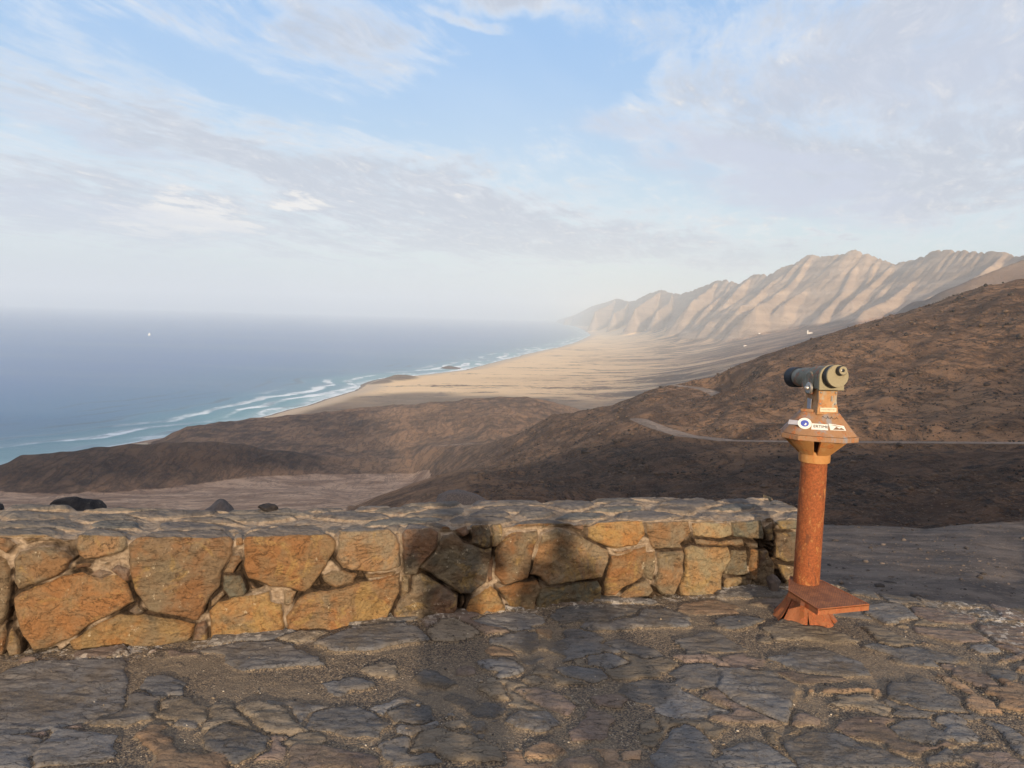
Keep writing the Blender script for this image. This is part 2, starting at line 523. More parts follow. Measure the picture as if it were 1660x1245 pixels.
def mat_hill():
    m, b = new_mat('volcanic_hillside')
    p = b.pos()
    pale = b.attr('pale')
    road = b.attr('road')
    rock_a = b.attr('rocky')
    grav = b.attr('gravel')
    scar = b.attr('scar')
    n0 = b.noise(p, 0.010, 5, 0.6)
    n1 = b.noise(p, 0.05, 6, 0.68)
    n2 = b.noise(p, 0.33, 6, 0.72)
    n3 = b.noise(p, 1.6, 4, 0.7)
    sepz = b.n('ShaderNodeSeparateXYZ')
    b.put(sepz.inputs[0], p)
    run = b.noise(b.scale(p, (0.16, 0.035, 0.05)), 1.0, 5, 0.65, 0.5)
    col = b.mix(b.ramp(n1, 0.36, 0.64), (0.115, 0.066, 0.040), (0.300, 0.168, 0.090))
    col = b.mix(b.math('MULTIPLY', b.ramp(n0, 0.47, 0.56), 0.75), col, (0.34, 0.190, 0.100))
    col = b.mix(b.math('MULTIPLY', b.ramp(run, 0.56, 0.70), b.math('MULTIPLY', rock_a, 0.55)), col, (0.24, 0.155, 0.095))
    rl = b.noise(b.scale(p, (0.085, 0.022, 0.06)), 1.0, 6, 0.7, 0.35)
    col = b.mix(b.math('MULTIPLY', b.ramp(b.math('ABSOLUTE', b.math('SUBTRACT', rl, 0.5)), 0.03, 0.0), 0.6), col, (0.055, 0.038, 0.028))
    # black lava rubble
    dk = b.math('MULTIPLY', b.ramp(b.math('ADD', b.math('MULTIPLY', n2, 0.7), b.math('MULTIPLY', n1, 0.5)), 0.60, 0.72), b.math('ADD', 0.25, b.math('MULTIPLY', rock_a, 0.6)))
    col = b.mix(dk, col, (0.036, 0.029, 0.026))
    low = b.attr('shade_tone')
    col = b.mix(low, col, b.mix(1.0, col, (0.40, 0.40, 0.43), 'MULTIPLY'))  # darker hill tone, with shade put into the slope colour
    lt = b.math('MULTIPLY', b.ramp(n3, 0.58, 0.68), 0.65)
    col = b.mix(lt, col, (0.23, 0.165, 0.115))
    col = b.mix(b.math('MULTIPLY', b.ramp(n3, 0.44, 0.34), 0.7), col, (0.028, 0.022, 0.02))
    palec = b.mix(b.ramp(b.noise(b.scale(p, (0.018, 0.03, 0)), 1.0, 7, 0.7, 1.2), 0.36, 0.64), (0.29, 0.170, 0.104), (0.60, 0.385, 0.245))
    palec = b.mix(b.math('MULTIPLY', b.ramp(n2, 0.5, 0.66), 0.5), palec, (0.15, 0.10, 0.075))
    chn = b.noise(b.scale(p, (0.045, 0.014, 0)), 1.0, 6, 0.6, 1.5)
    palec = b.mix(b.math('MULTIPLY', b.ramp(b.math('ABSOLUTE', b.math('SUBTRACT', chn, 0.5)), 0.035, 0.0), 0.55), palec, (0.14, 0.095, 0.07))
    pm = b.ramp(b.math('ADD', pale, b.math('MULTIPLY', b.math('SUBTRACT', n1, 0.5), 0.9)), 0.42, 0.58)
    col = b.mix(pm, col, palec)
    sm = b.ramp(b.math('ADD', scar, b.math('MULTIPLY', b.math('SUBTRACT', n2, 0.5), 1.8)), 0.5, 0.62)
    col = b.mix(sm, col, (0.40, 0.28, 0.20))
    gc = b.mix(b.ramp(b.noise(b.scale(p, (1.0, 2.2, 1)), 1.6, 7, 0.72), 0.38, 0.64), (0.100, 0.083, 0.073), (0.185, 0.150, 0.125))
    gc = b.mix(b.ramp(b.noise(p, 30.0, 3, 0.7), 0.60, 0.72), gc, (0.30, 0.26, 0.22))
    gc = b.mix(b.math('MULTIPLY', b.ramp(b.voro(p, 7.0), 0.10, 0.03), 0.8), gc, (0.05, 0.045, 0.042))
    col = b.mix(grav, col, gc)
    col = b.mix(b.ramp(road, 0.35, 0.6), col, b.mix(b.ramp(n2, 0.4, 0.6), (0.24, 0.18, 0.14), (0.34, 0.26, 0.20)))
    h = b.math('ADD', b.math('MULTIPLY', n1, 2.2), b.math('ADD', b.math('MULTIPLY', n2, 1.1), b.math('MULTIPLY', n3, 0.25)))
    nearh = b.noise(p, 9.0, 6, 0.75)
    rill = b.noise(b.scale(p, (0.085, 0.022, 0.06)), 1.0, 6, 0.7, 0.35)
    h = b.math('ADD', h, b.math('MULTIPLY', b.ramp(b.math('ABSOLUTE', b.math('SUBTRACT', rill, 0.5)), 0.0, 0.06), 0.9))
    amt = b.math('SUBTRACT', 1.0, b.math('MAXIMUM', grav, b.math('MULTIPLY', pm, 0.7)))
    h2 = b.math('ADD', b.math('MULTIPLY', h, b.math('MULTIPLY', amt, 0.62)), b.math('MULTIPLY', nearh, 0.03))
    b.surface(col, 0.95, b.bump(h2, 1.0, 1.4), spec=0.1)
    return m


MAT_SEA, MAT_PLAIN, MAT_HILL = mat_sea(), mat_plain(), mat_hill()

# ---- sea
az = np.radians(np.linspace(-75, 65, 420))
dd = np.geomspace(500, 34000, 420)
D, A = np.meshgrid(dd, az, indexing='ij')
X, Y = D * np.sin(A), D * np.cos(A)
X, Y = np.clip(X, -29900, 29900), np.clip(Y, -1100, 35900)
shore = shore_x(Y) - X
sea = mesh_obj('sea', np.stack([X, Y, np.full_like(X, SEA)], -1).reshape(-1, 3), grid_faces(*X.shape), MAT_SEA, attrs={'shore': ('FLOAT', shore)})
tag(sea, kind='structure')

# ---- the range and the coastal plain, one height field over (y, x)
_crest = [(2050, 430, 2900), (1900, 418, 3300), (1750, 418, 3800), (1650, 419, 4250), (1630, 413, 4350), (1580, 412, 4550), (1530, 409, 4800), (1512, 408, 4900),
          (1490, 420, 5000), (1470, 428, 5080), (1450, 430, 5150), (1420, 420, 5290), (1400, 414, 5360), (1385, 408, 5420), (1378, 409, 5450),
          (1365, 416, 5520), (1335, 419, 5680), (1310, 416, 5820), (1290, 430, 5930), (1270, 435, 6050), (1245, 448, 6250), (1222, 447, 6450),
          (1210, 455, 6560), (1198, 462, 6680), (1180, 456, 6900), (1165, 456, 7150), (1130, 470, 7800), (1105, 478, 8400), (1090, 477, 8750),
          (1072, 471, 9200), (1050, 478, 9900), (1030, 488, 10800), (1020, 490, 11400), (1000, 485, 13000), (985, 490, 14500), (960, 497, 17000),
          (930, 512, 21000), (905, 519, 26000), (880, 521, 31000)]
_cw = np.array([at_dist(*c) for c in _crest])
_o = np.argsort(_cw[:, 1])
CRY, CRX, CRZ = _cw[_o, 1], _cw[_o, 0], _cw[_o, 2]


_spurs = [
    [(1382, 409, 5420), (1392, 427, 5300), (1382, 442, 5200), (1365, 478, 4950), (1335, 509, 4650)],
    [(1316, 417, 5780), (1307, 427, 5700), (1290, 455, 5500), (1249, 486, 5150), (1225, 500, 4900)],
    [(1220, 448, 6460), (1197, 469, 6200), (1180, 487, 5950)],
    [(1340, 425, 5650), (1336, 450, 5450), (1319, 464, 5300), (1272, 494, 4950)],
    [(1293, 431, 5940), (1258, 454, 5750), (1218, 489, 5400), (1200, 500, 5200)],
    [(1516, 409, 4900), (1509, 427, 4800), (1483, 458, 4600), (1434, 492, 4300), (1400, 508, 4100)],
    [(1450, 429, 5150), (1425, 455, 4950), (1380, 490, 4650)],
    [(1545, 415, 4750), (1560, 440, 4500), (1547, 462, 4350), (1521, 480, 4200), (1480, 500, 4000)],
    [(1630, 414, 4350), (1600, 440, 4150), (1560, 470, 3950), (1520, 495, 3750)],
    [(1420, 420, 5290), (1412, 450, 5100), (1388, 490, 4800)],
    [(1165, 456, 7150), (1150, 470, 6900), (1120, 492, 6500)],
    [(1185, 458, 6900), (1175, 478, 6600), (1150, 497, 6200)],
    [(1072, 471, 9200), (1055, 484, 8900), (1030, 500, 8400)],
    [(1090, 477, 8750), (1085, 492, 8300), (1065, 506, 7800)],
    [(1000, 485, 13000), (985, 495, 12500), (965, 505, 11800)],
    [(1020, 490, 11400), (1012, 500, 10900), (995, 508, 10300)],
    [(930, 512, 21000), (915, 518, 20000)],
]


def _base_asl(s):
    return np.where(s < 0, s * 0.05, 4.5 * smooth01(s, 0, 60) + 0.028 * np.maximum(s, 0)) + 3.0e-4 * np.clip(s - 700, 0, 400) ** 2 + 0.20 * np.maximum(s - 1100, 0)


def far_height(X, Y):
    s = X - shore_x(Y)
    asl = _base_asl(s)
    cxx = np.interp(Y, CRY, CRX)
    czz = np.interp(Y, CRY, CRZ) - SEA
    fr = np.clip(s / np.maximum(cxx - (X - s), 200), 0, 1.15)
    asl = np.where(s > 0, np.maximum(asl, 0.50 * czz * fr ** 2.1 * smooth01(Y, 1500, 3200)), asl)
    asl = asl + smooth01(s, 60, 400) * (2.5 * fbm(X / 300, Y / 110, 4, 11)) + smooth01(s, 900, 1500) * 7 * fbm((X + Y * 0.4) / 400, (Y - X * 0.5) / 130, 3, 12, ridged=True)
    wob = 1 + 0.13 * fbm(X / 420, Y / 420, 3, 13) + 0.05 * fbm(X / 90, Y / 90, 3, 14)
    mtn = np.full(X.shape, -1e9)
    lines = [(np.array([CRX, CRY, CRZ]).T, 0.86)] + [(np.array([at_dist(*q) for q in sp]), 1.08) for sp in _spurs]
    for P, k in lines:
        for a_, b_ in zip(P[:-1], P[1:]):
            reach = max(a_[2], b_[2]) - SEA + 250
            m = (X > min(a_[0], b_[0]) - reach * 1.6) & (X < max(a_[0], b_[0]) + reach * 1.6) & (Y > min(a_[1], b_[1]) - reach * 1.6) & (Y < max(a_[1], b_[1]) + reach * 1.6)
            if not m.any():
                continue
            x, y = X[m], Y[m]
            ab = b_[:2] - a_[:2]
            t = np.clip(((x - a_[0]) * ab[0] + (y - a_[1]) * ab[1]) / (ab @ ab), 0, 1)
            d = np.hypot(x - a_[0] - t * ab[0], y - a_[1] - t * ab[1])
            top = a_[2] + t * (b_[2] - a_[2]) - SEA
            # steep under the crest, easing out into scree
            dd_ = d * wob[m] * np.clip(1 + (y - 5600) / 2600.0, 1.0, 2.6)
            z = top - k * dd_ + 0.22 * k * np.maximum(dd_ - 200, 0)
            mtn[m] = np.maximum(mtn[m], z)
    kk = 22.0
    hi = np.maximum(asl, mtn)
    z = hi + kk * 0.5 * np.exp(-np.abs(asl - mtn) / kk)
    g = smooth01(mtn - asl, -25, 60)
    z = z + g * (9 * fbm(X / 240, Y / 240, 3, 45, ridged=True) + 7 * fbm(X / 90, Y / 90, 5, 41, 0.6) + 24 * np.clip(fbm((X * .6 - Y * .8) / 55, (X * .8 + Y * .6) / 330, 3, 43, ridged=True), -1, 0.5))
    return z, s, g


rows, cols = 980, 450
yy = np.geomspace(900, 33000, rows)
tt = np.linspace(0, 1, cols)
sx = shore_x(yy)
cx = np.interp(yy, CRY, CRX)
X = (sx - 200)[:, None] + tt[None] * (cx + 1400 - sx + 200)[:, None]
Y = np.repeat(yy[:, None], cols, 1)
Zh, S, G = far_height(X, Y)
# low rocky headlands on the beach
dark = np.zeros_like(X)
for px, py, dist, rx, ry, hh in ((637, 613, 2560, 55, 110, 15), (606, 622, 2420, 35, 45, 7), (720, 601, 3230, 40, 70, 10)):
    hx, hy, _ = at_dist(px, py, dist)
    gg = np.exp(-((X - hx - 20) / rx) ** 2 - ((Y - hy) / ry) ** 2)
    Zh = Zh + hh * gg * (1 + 0.3 * fbm(X / 25, Y / 25, 3, 55)) + 0.02 * np.abs(S) * gg * (S < 0)
    dark = np.maximum(dark, smooth01(gg, 0.15, 0.5) * 0.85)
# the shaded spur that comes down between the range and the near hill
_sp = np.array([at_dist(*c) for c in ((1500, 524, 2250), (1535, 494, 2300), (1560, 466, 2340), (1578, 451, 2380), (1607, 440, 2430), (1655, 422, 2500), (1750, 392, 2650), (1950, 350, 2900), (2150, 320, 3100))])
best = np.full_like(X, -1e9)
for a_, b_ in zip(_sp[:-1], _sp[1:]):
    ab = b_[:2] - a_[:2]
    t = np.clip(((X - a_[0]) * ab[0] + (Y - a_[1]) * ab[1]) / (ab @ ab), 0, 1)
    dist = np.hypot(X - a_[0] - t * ab[0], Y - a_[1] - t * ab[1])
    best = np.maximum(best, a_[2] + t * (b_[2] - a_[2]) - SEA - 0.62 * dist * (1 + 0.25 * gnoise(X / 120, Y / 120, 61)))
sel = best > Zh
Zh = np.maximum(Zh, best)
G = np.where(sel, 0.8, G)
dark = np.where(sel, 0.55, dark)  # the spur's shade is put into its colour
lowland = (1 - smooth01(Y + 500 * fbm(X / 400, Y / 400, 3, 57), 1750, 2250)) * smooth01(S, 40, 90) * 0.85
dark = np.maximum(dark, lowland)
V = np.stack([X, Y, Zh + SEA], -1).reshape(-1, 3)
Fq = grid_faces(rows, cols)
gm = G.reshape(-1)[Fq].mean(1) > 0.10
for nm, sel in (('coastal_plain', ~gm), ('mountains', gm)):
    f = Fq[sel]
    used, inv = np.unique(f.ravel(), return_inverse=True)
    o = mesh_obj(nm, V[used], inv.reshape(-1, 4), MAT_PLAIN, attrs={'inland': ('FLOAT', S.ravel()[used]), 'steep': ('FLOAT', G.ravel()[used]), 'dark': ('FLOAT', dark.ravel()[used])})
    tag(o, kind='structure')

# ---- the near hills: terrain profiles under the look-out, near to far
Hd = lambda px, z, d: (px, None, d, z)
Vs = lambda px, y, d: (px, y, d, None)
curves = [
    [Hd(-600, -2.05, 5.2), Hd(2400, -2.0, 5.2)],
    [Hd(-600, -3.4, 11), Hd(1150, -3.1, 11), Vs(1330, 853, 11), Vs(1500, 859, 11.3), Vs(1580, 853, 12), Vs(1660, 845, 13.5), Vs(2400, 820, 16)],
    [Hd(-600, -13, 30), Hd(2400, -13, 32)],
    [Vs(-600, 860, 300), Vs(0, 850, 350), Vs(300, 845, 350), Vs(500, 842, 300), Vs(600, 842, 200), Vs(700, 845, 130), Vs(1000, 845, 120), Vs(1300, 872, 120), Vs(1660, 885, 120), Vs(2400, 900, 120)],
    [Vs(-600, 830, 480), Vs(0, 830, 500), Vs(300, 824, 500), Vs(500, 826, 400), Vs(574, 822, 330), Vs(640, 797, 340), Vs(702, 775, 360), Vs(760, 762, 340), Vs(850, 765, 300), Vs(1000, 775, 230), Vs(1300, 790, 175), Vs(1660, 790, 160), Vs(2400, 790, 155)],
    [Vs(-600, 815, 620), Vs(0, 812, 640), Vs(300, 804, 640), Vs(500, 800, 600), Vs(574, 814, 520), Vs(640, 802, 500), Vs(702, 786, 480), Vs(760, 768, 430), Vs(850, 745, 370), Vs(960, 722, 335), Vs(1040, 692, 345), Vs(1070, 695, 325), Vs(1110, 707, 300), Vs(1180, 715, 275), Vs(1300, 717, 250), Vs(1500, 718, 228), Vs(1660, 719, 215), Vs(2400, 728, 180)],
    [Vs(-600, 805, 800), Vs(0, 800, 790), Vs(100, 806, 760), Vs(200, 800, 770), Vs(300, 791, 780), Vs(420, 776, 830), Vs(560, 772, 860), Vs(669, 769, 850), Vs(720, 755, 700), Vs(780, 745, 560), Vs(850, 728, 450), Vs(960, 700, 400), Vs(1045, 674, 392), Vs(1110, 668, 400), Vs(1180, 682, 345), Vs(1300, 684, 310), Vs(1500, 665, 300), Vs(1660, 645, 300), Vs(2400, 580, 300)],
    [Vs(-600, 790, 880), Vs(-60, 772, 880), Vs(0, 758, 880), Vs(34, 743, 880), Vs(84, 739, 880), Vs(169, 728, 880), Vs(270, 719, 880), Vs(337, 720, 890), Vs(405, 725, 900), Vs(480, 737, 920), Vs(560, 748, 940), Vs(669, 748, 930), Vs(700, 733, 850), Vs(760, 727, 700), Vs(793, 722, 650), Vs(820, 713, 600), Vs(854, 701, 570), Vs(898, 674, 540), Vs(945, 668, 525), Vs(992, 662, 515), Vs(1053, 639, 510), Vs(1103, 624, 512), Vs(1159, 609, 520), Vs(1238, 579, 535), Vs(1318, 553, 550), Vs(1398, 528, 570), Vs(1450, 513, 585), Vs(1517, 494, 600), Vs(1560, 479, 620), Vs(1596, 467, 630), Vs(1660, 457, 650), Vs(1800, 440, 680), Vs(2400, 400, 700)],
    [Hd(-600, -224, 1000), Hd(0, -222, 1000), Hd(300, -197, 1020), Hd(405, -194, 1020), Vs(480, 739, 1010), Vs(560, 738, 1020), Vs(669, 722, 1010), Vs(760, 706, 980), Vs(793, 712, 880), Hd(854, -152, 850), Hd(898, -152, 830), Hd(992, -160, 820), Hd(1103, -150, 800), Hd(1300, -90, 800), Hd(1660, -20, 850), Hd(2400, 0, 850)],
    [Hd(-600, -231, 1100), Hd(0, -228.5, 1090), Hd(150, -227, 1180), Hd(240, -218, 1250), Vs(280, 706, 1280), Vs(303, 694, 1290), Vs(350, 688, 1310), Vs(418, 679, 1340), Vs(500, 673, 1340), Vs(601, 661, 1330), Vs(685, 656, 1290), Vs(780, 647, 1250), Vs(837, 645, 1230), Vs(871, 648, 1220), Vs(918, 661, 1210), Vs(950, 672, 1200), Hd(992, -178, 1200), Hd(1100, -170, 1200), Hd(1300, -140, 1200), Hd(1660, -100, 1300), Hd(2400, -80, 1300)],
    [Hd(-600, -240, 1350), Hd(0, -236, 1350), Hd(270, -232, 1450), Hd(350, -233, 1440), Hd(430, -232, 1440), Hd(600, -232, 1450), Hd(700, -232, 1470), Hd(1000, -230, 1500), Hd(1660, -215, 1750), Hd(2400, -215, 1750)],
]
LAND_AZ = np.radians(np.linspace(-68, 68, 1150))
cd, cz = [], []
for cv in curves:
    ca, cdd, czz = [], [], []
    for px, py, dist, zr in cv:
        if py is None:
            d3 = ray(px, 620)
            ca.append(math.atan2(d3[0], d3[1]))
            cdd.append(dist)
            czz.append(zr + CAMZ)
        else:
            x_, y_, z_ = at_dist(px, py, dist)
            ca.append(math.atan2(x_, y_))
            cdd.append(dist)
            czz.append(z_)
    # interpolate log distance and slope as seen (z / d), which keeps the outlines where they are
    cd.append(np.exp(np.interp(LAND_AZ, ca, np.log(cdd))))
    cz.append(np.interp(LAND_AZ, ca, (np.array(czz) - CAMZ) / np.array(cdd)) * cd[-1] + CAMZ)
cd, cz = np.array(cd), np.array(cz)
for k in range(1, len(cd)):
    cd[k] = np.maximum(cd[k], cd[k - 1] * 1.03)
ker = np.hanning(9)
ker /= ker.sum()
dd = np.geomspace(3.0, 1750, 820)
Zp = pchip_many(np.log(cd), cz, np.log(dd))
Zp = np.where(np.log(dd)[:, None] > np.log(cd)[-1][None], cz[-1][None], Zp)
Kp = pchip_many(np.log(cd), np.repeat(np.arange(len(cd))[:, None] * 1.0, cd.shape[1], 1), np.log(dd))
A, D = np.meshgrid(LAND_AZ, dd)
X, Y = D * np.sin(A), D * np.cos(A)
rocky = smooth01(A, math.radians(-6), math.radians(1)) * smooth01(D, 60, 110) * (1 - smooth01(Kp, 7.2, 8))
gravel = 1 - smooth01(D, 12.5, 15.5)
az_px = lambda px: math.atan2(ray(px, 620)[0], ray(px, 620)[1])
amp = smooth01(D, 60, 250)
Z = Zp + amp * (1.7 * fbm(X / 75, Y / 75, 4, 71)) + smooth01(D, 30, 120) * (0.35 + 0.9 * rocky) * 1.35 * fbm(X / 17, Y / 17, 4, 72, 0.55) * np.clip(1 - D / 1400, 0.2, 1)
Z += smooth01(D, 250, 400) * (1 - smooth01(Kp, 5.8, 6.2)) * (1 - rocky) * 0.9 * fbm((X - Y * .3) / 28, Y / 60, 4, 78, 0.6, ridged=True)
Z += smooth01(D, 14, 60) * (0.1 + rocky) * 0.32 * fbm(X / 4.5, Y / 4.5, 3, 73) * (1 - smooth01(D, 350, 700))
Z += (1 - smooth01(D, 14, 40)) * 0.035 * fbm(X / 0.6, Y / 0.6, 4, 74)
# gullies that run down the right-hand slope
gul = fbm((X * 0.8 - Y * 0.45) / 34, (X * 0.45 + Y * 0.8) / 170, 3, 75, ridged=True)
Z += rocky * 2.6 * np.clip(gul, -1, 0.6)
# soft gullies on the smooth hills
gul2 = fbm((X + 0.2 * Y) / 60, Y / 260, 3, 76, ridged=True)
Z += smooth01(Kp, 6.3, 7.2) * (1 - rocky) * 3.4 * gul2 * smooth01(D, 700, 800)
# road
road = np.zeros_like(X)
ROADS = [[(2300, 726, 185), (2100, 724, 195), (1660, 718, 215), (1500, 717, 228), (1300, 716, 250), (1180, 714, 275), (1110, 706, 300), (1070, 694, 328), (1047, 685, 350), (1036, 680, 368)],
         [(1174, 647, 448), (1160, 638, 466), (1145, 632, 482), (1128, 628, 498), (1098, 625, 512)]]
for rd in ROADS:
    P = np.array([at_dist(*r_) for r_ in rd])
    m_ = (X > P[:, 0].min() - 60) & (X < P[:, 0].max() + 60) & (Y > P[:, 1].min() - 60) & (Y < P[:, 1].max() + 60)
    xx, yy = X[m_], Y[m_]
    ds, zr = np.full(xx.shape, 1e9), np.zeros(xx.shape)
    for a_, b_ in zip(P[:-1], P[1:]):
        ab = b_[:2] - a_[:2]
        t = np.clip(((xx - a_[0]) * ab[0] + (yy - a_[1]) * ab[1]) / (ab @ ab), 0, 1)
        d_ = np.hypot(xx - a_[0] - t * ab[0], yy - a_[1] - t * ab[1])
        zr = np.where(d_ < ds, a_[2] + t * (b_[2] - a_[2]), zr)
        ds = np.minimum(ds, d_)
    w_ = 1 - smooth01(ds, 5.0, 26.0)
    Z[m_] = Z[m_] * (1 - w_) + zr * w_ - 1.2 * smooth01(ds, 5, 9) * (1 - smooth01(ds, 14, 26))
    road[m_] = np.maximum(road[m_], 1 - smooth01(ds, 2.8, 6.0))
Z = np.where((X < shore_x(Y) + 4) & (D > 900), np.minimum(Z, SEA - 1.5), Z)
leftness = 1 - smooth01(A, az_px(560), az_px(700))
pale = smooth01(Kp, 2.2, 3.0) * (1 - smooth01(Kp, 5.9, 6.25)) * (1 - smooth01(A, az_px(540), az_px(590)))
pale = np.maximum(pale, smooth01(Kp, 4.1, 4.3) * (1 - smooth01(Kp, 5.9, 6.2)) * (1 - smooth01(A, az_px(690), az_px(715))))
beach = (1 - smooth01(Z - SEA, 5.0, 9.0)) * (D > 900)
pale = np.maximum(pale, beach)
scar = np.exp(-((A - az_px(740)) / math.radians(3.0)) ** 2) * np.exp(-((Kp - 7.35) / 0.22) ** 2) * 0.62
shade_tone = 0.85 * smooth01(Kp, 6.05, 6.5) * (1 - smooth01(Kp, 7.6, 8.1)) * (1 - smooth01(A, az_px(450), az_px(560)))
shade_tone = np.maximum(shade_tone, 0.95 * (1 - smooth01(Kp + 0.5 * fbm(X / 40, Y / 40, 3, 77), 4.3, 5.2)) * smooth01(A, az_px(640), az_px(900)) * smooth01(D, 40, 70))  # painted shade on the lower right slope
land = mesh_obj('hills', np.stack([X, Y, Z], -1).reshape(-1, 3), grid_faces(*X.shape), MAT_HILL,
                attrs={'pale': ('FLOAT', pale), 'road': ('FLOAT', road), 'rocky': ('FLOAT', rocky), 'gravel': ('FLOAT', gravel), 'scar': ('FLOAT', scar), 'shade_tone': ('FLOAT', shade_tone)})
tag(land, kind='structure')
LAND_Z, LAND_D = Z, dd


def land_at(x, y):
    """height of the near hills at a point"""
    a_, d_ = math.atan2(x, y), math.hypot(x, y)
    i = np.interp(a_, LAND_AZ, np.arange(len(LAND_AZ)))
    j = np.interp(d_, LAND_D, np.arange(len(LAND_D)))
    return float(LAND_Z[int(round(j)), int(round(i))])




# ---- unseen ridges added behind the look-out, shaped to keep low sun off the valley
SIL_U = np.array([-1600, -700, -400, -170, -60, -14, -7, 8, 50, 75, 110, 150, 186, 260, 320, 420, 480, 556, 700, 800, 1100, 1500, 2600])
SIL_V = np.array([110, 110, 105, 110, 100, -4, -5, -5, 8, 15, 10, 14, 34, 46, 60, 85, 150, 245, 300, 335, 430, 425, 400])
UX, UY = math.cos(ANTI_AZ), -math.sin(ANTI_AZ)


def shading_ridge():
    uu = np.concatenate([-np.geomspace(1600, 8, 110), np.linspace(-7, 8, 12), np.geomspace(9, 2600, 130)])
    ww = np.concatenate([np.geomspace(4.2, 700, 110), np.linspace(712, 1100, 40)])
    U_, W_ = np.meshgrid(uu, ww)
    q = np.interp(U_, SIL_U, SIL_V) + np.clip(np.abs(U_) / 30, 0, 1) * 7 * fbm(U_ / 60, U_ * 0 + 5.5, 4, 81)
    crest = CAMZ + q + 700 * math.tan(SUN_EL)
    t = W_ / 700.0
    base = -0.45 - np.clip(np.abs(U_) * 0.05, 0, 40)
    z = np.where(t < 1, base + (crest - base) * np.where(np.abs(U_) < 30, t, t ** 1.35), crest - (W_ - 700) * 0.35)
    z = z + np.clip(W_ / 150, 0, 1) * (1 - np.exp(-((W_ - 700) / 30) ** 2)) * (2.5 * fbm(U_ / 40, W_ / 40, 4, 82) - 2.0)
    sx, sy = math.sin(ANTI_AZ), math.cos(ANTI_AZ)
    X = U_ * UX - W_ * sx
    Y = U_ * UY - W_ * sy
    zero = np.zeros_like(X)
    o = mesh_obj('hills', np.stack([X, Y, z], -1).reshape(-1, 3), grid_faces(*X.shape), MAT_HILL,
                 attrs={'pale': ('FLOAT', zero), 'road': ('FLOAT', zero), 'rocky': ('FLOAT', zero + 0.5), 'gravel': ('FLOAT', zero + (W_ < 12)), 'scar': ('FLOAT', zero)})
    tag(o, kind='structure')


shading_ridge()


# ================================================================== THE LOOK-OUT TERRACE
CROP = {'P6': (0, 1000, .3373), 'P7': (540, 980, .3373), 'P8': (1060, 940, .3614),
        'W3': (0, 780, .253), 'W4': (380, 780, .253), 'W1': (640, 800, .2169), 'W5': (760, 780, .3373)}


def unpack(key, text):
    """outlines of stones as read off enlarged parts of the photograph, in picture points"""
    x0, y0, k = CROP[key]
    out = []
    for row in text.strip().split('\n'):
        v = [float(q) for q in row.replace(';', ' ').replace(',', ' ').split()]
        col = None
        if len(v) % 2:
            col = int(v[0])
            v = v[1:]
        p = np.array(v).reshape(-1, 2)
        out.append((np.stack([x0 + p[:, 0] * k, y0 + p[:, 1] * k], 1), col))
    return out


def poly_sdf(P, x, y):
    """signed distance to polygon P (inside positive)"""
    n = len(P)
    d2 = np.full(x.shape, 1e9)
    inside = np.zeros(x.shape, bool)
    for i in range(n):
        ax, ay = P[i]
        bx, by = P[(i + 1) % n]
        ex, ey = bx - ax, by - ay
        wx, wy = x - ax, y - ay
        t = np.clip((wx * ex + wy * ey) / (ex * ex + ey * ey + 1e-12), 0, 1)
        d2 = np.minimum(d2, (wx - ex * t) ** 2 + (wy - ey * t) ** 2)
        cond = ((ay > y) != (by > y))
        with np.errstate(divide='ignore', invalid='ignore'):
            xc = ax + (y - ay) / (by - ay + 1e-12) * ex
        inside ^= cond & (x < xc)
    d = np.sqrt(d2)
    return np.where(inside, d, -d)


def cells(x, y, sxx, syy, seed, jitter=0.8):
    """jittered cells: returns (distance to the cell border, cell id, random 0..1)"""
    gx, gy = x / sxx, y / syy
    ix, iy = np.floor(gx), np.floor(gy)
    f1 = np.full(x.shape, 9.0)
    f2 = np.full(x.shape, 9.0)
    cid = np.zeros(x.shape, np.int64)
    for ox in (-1, 0, 1):
        for oy in (-1, 0, 1):
            jx, jy = ix + ox, iy + oy
            h1 = _hash(jx, jy, seed) / 65536.0
            h2 = _hash(jx, jy, seed + 5) / 65536.0
            dx = (jx + 0.5 + (h1 - 0.5) * jitter - gx) * sxx
            dy = (jy + 0.5 + (h2 - 0.5) * jitter - gy) * syy
            # compare in the stretched space so that cells come out long
            d = np.hypot(dx / sxx, dy / syy)
            new = d < f1
            f2 = np.where(new, f1, np.minimum(f2, d))
            cid = np.where(new, _hash(jx, jy, seed + 9), cid)
            f1 = np.where(new, d, f1)
    return (f2 - f1) * 0.5 * min(sxx, syy), cid


def nearest_polys(polys, x, y, margin=0.25):
    best = np.full(x.shape, -margin)
    idx = np.full(x.shape, -1)
    for k, P in enumerate(polys):
        lo, hi = P.min(0) - margin, P.max(0) + margin
        m = (x > lo[0]) & (x < hi[0]) & (y > lo[1]) & (y < hi[1])
        if not m.any():
            continue
        s = poly_sdf(P, x[m], y[m])
        b = best[m]
        up = s > b
        b[up] = s[up]
        best[m] = b
        ii = idx[m]
        ii[up] = k
        idx[m] = ii
    return best, idx


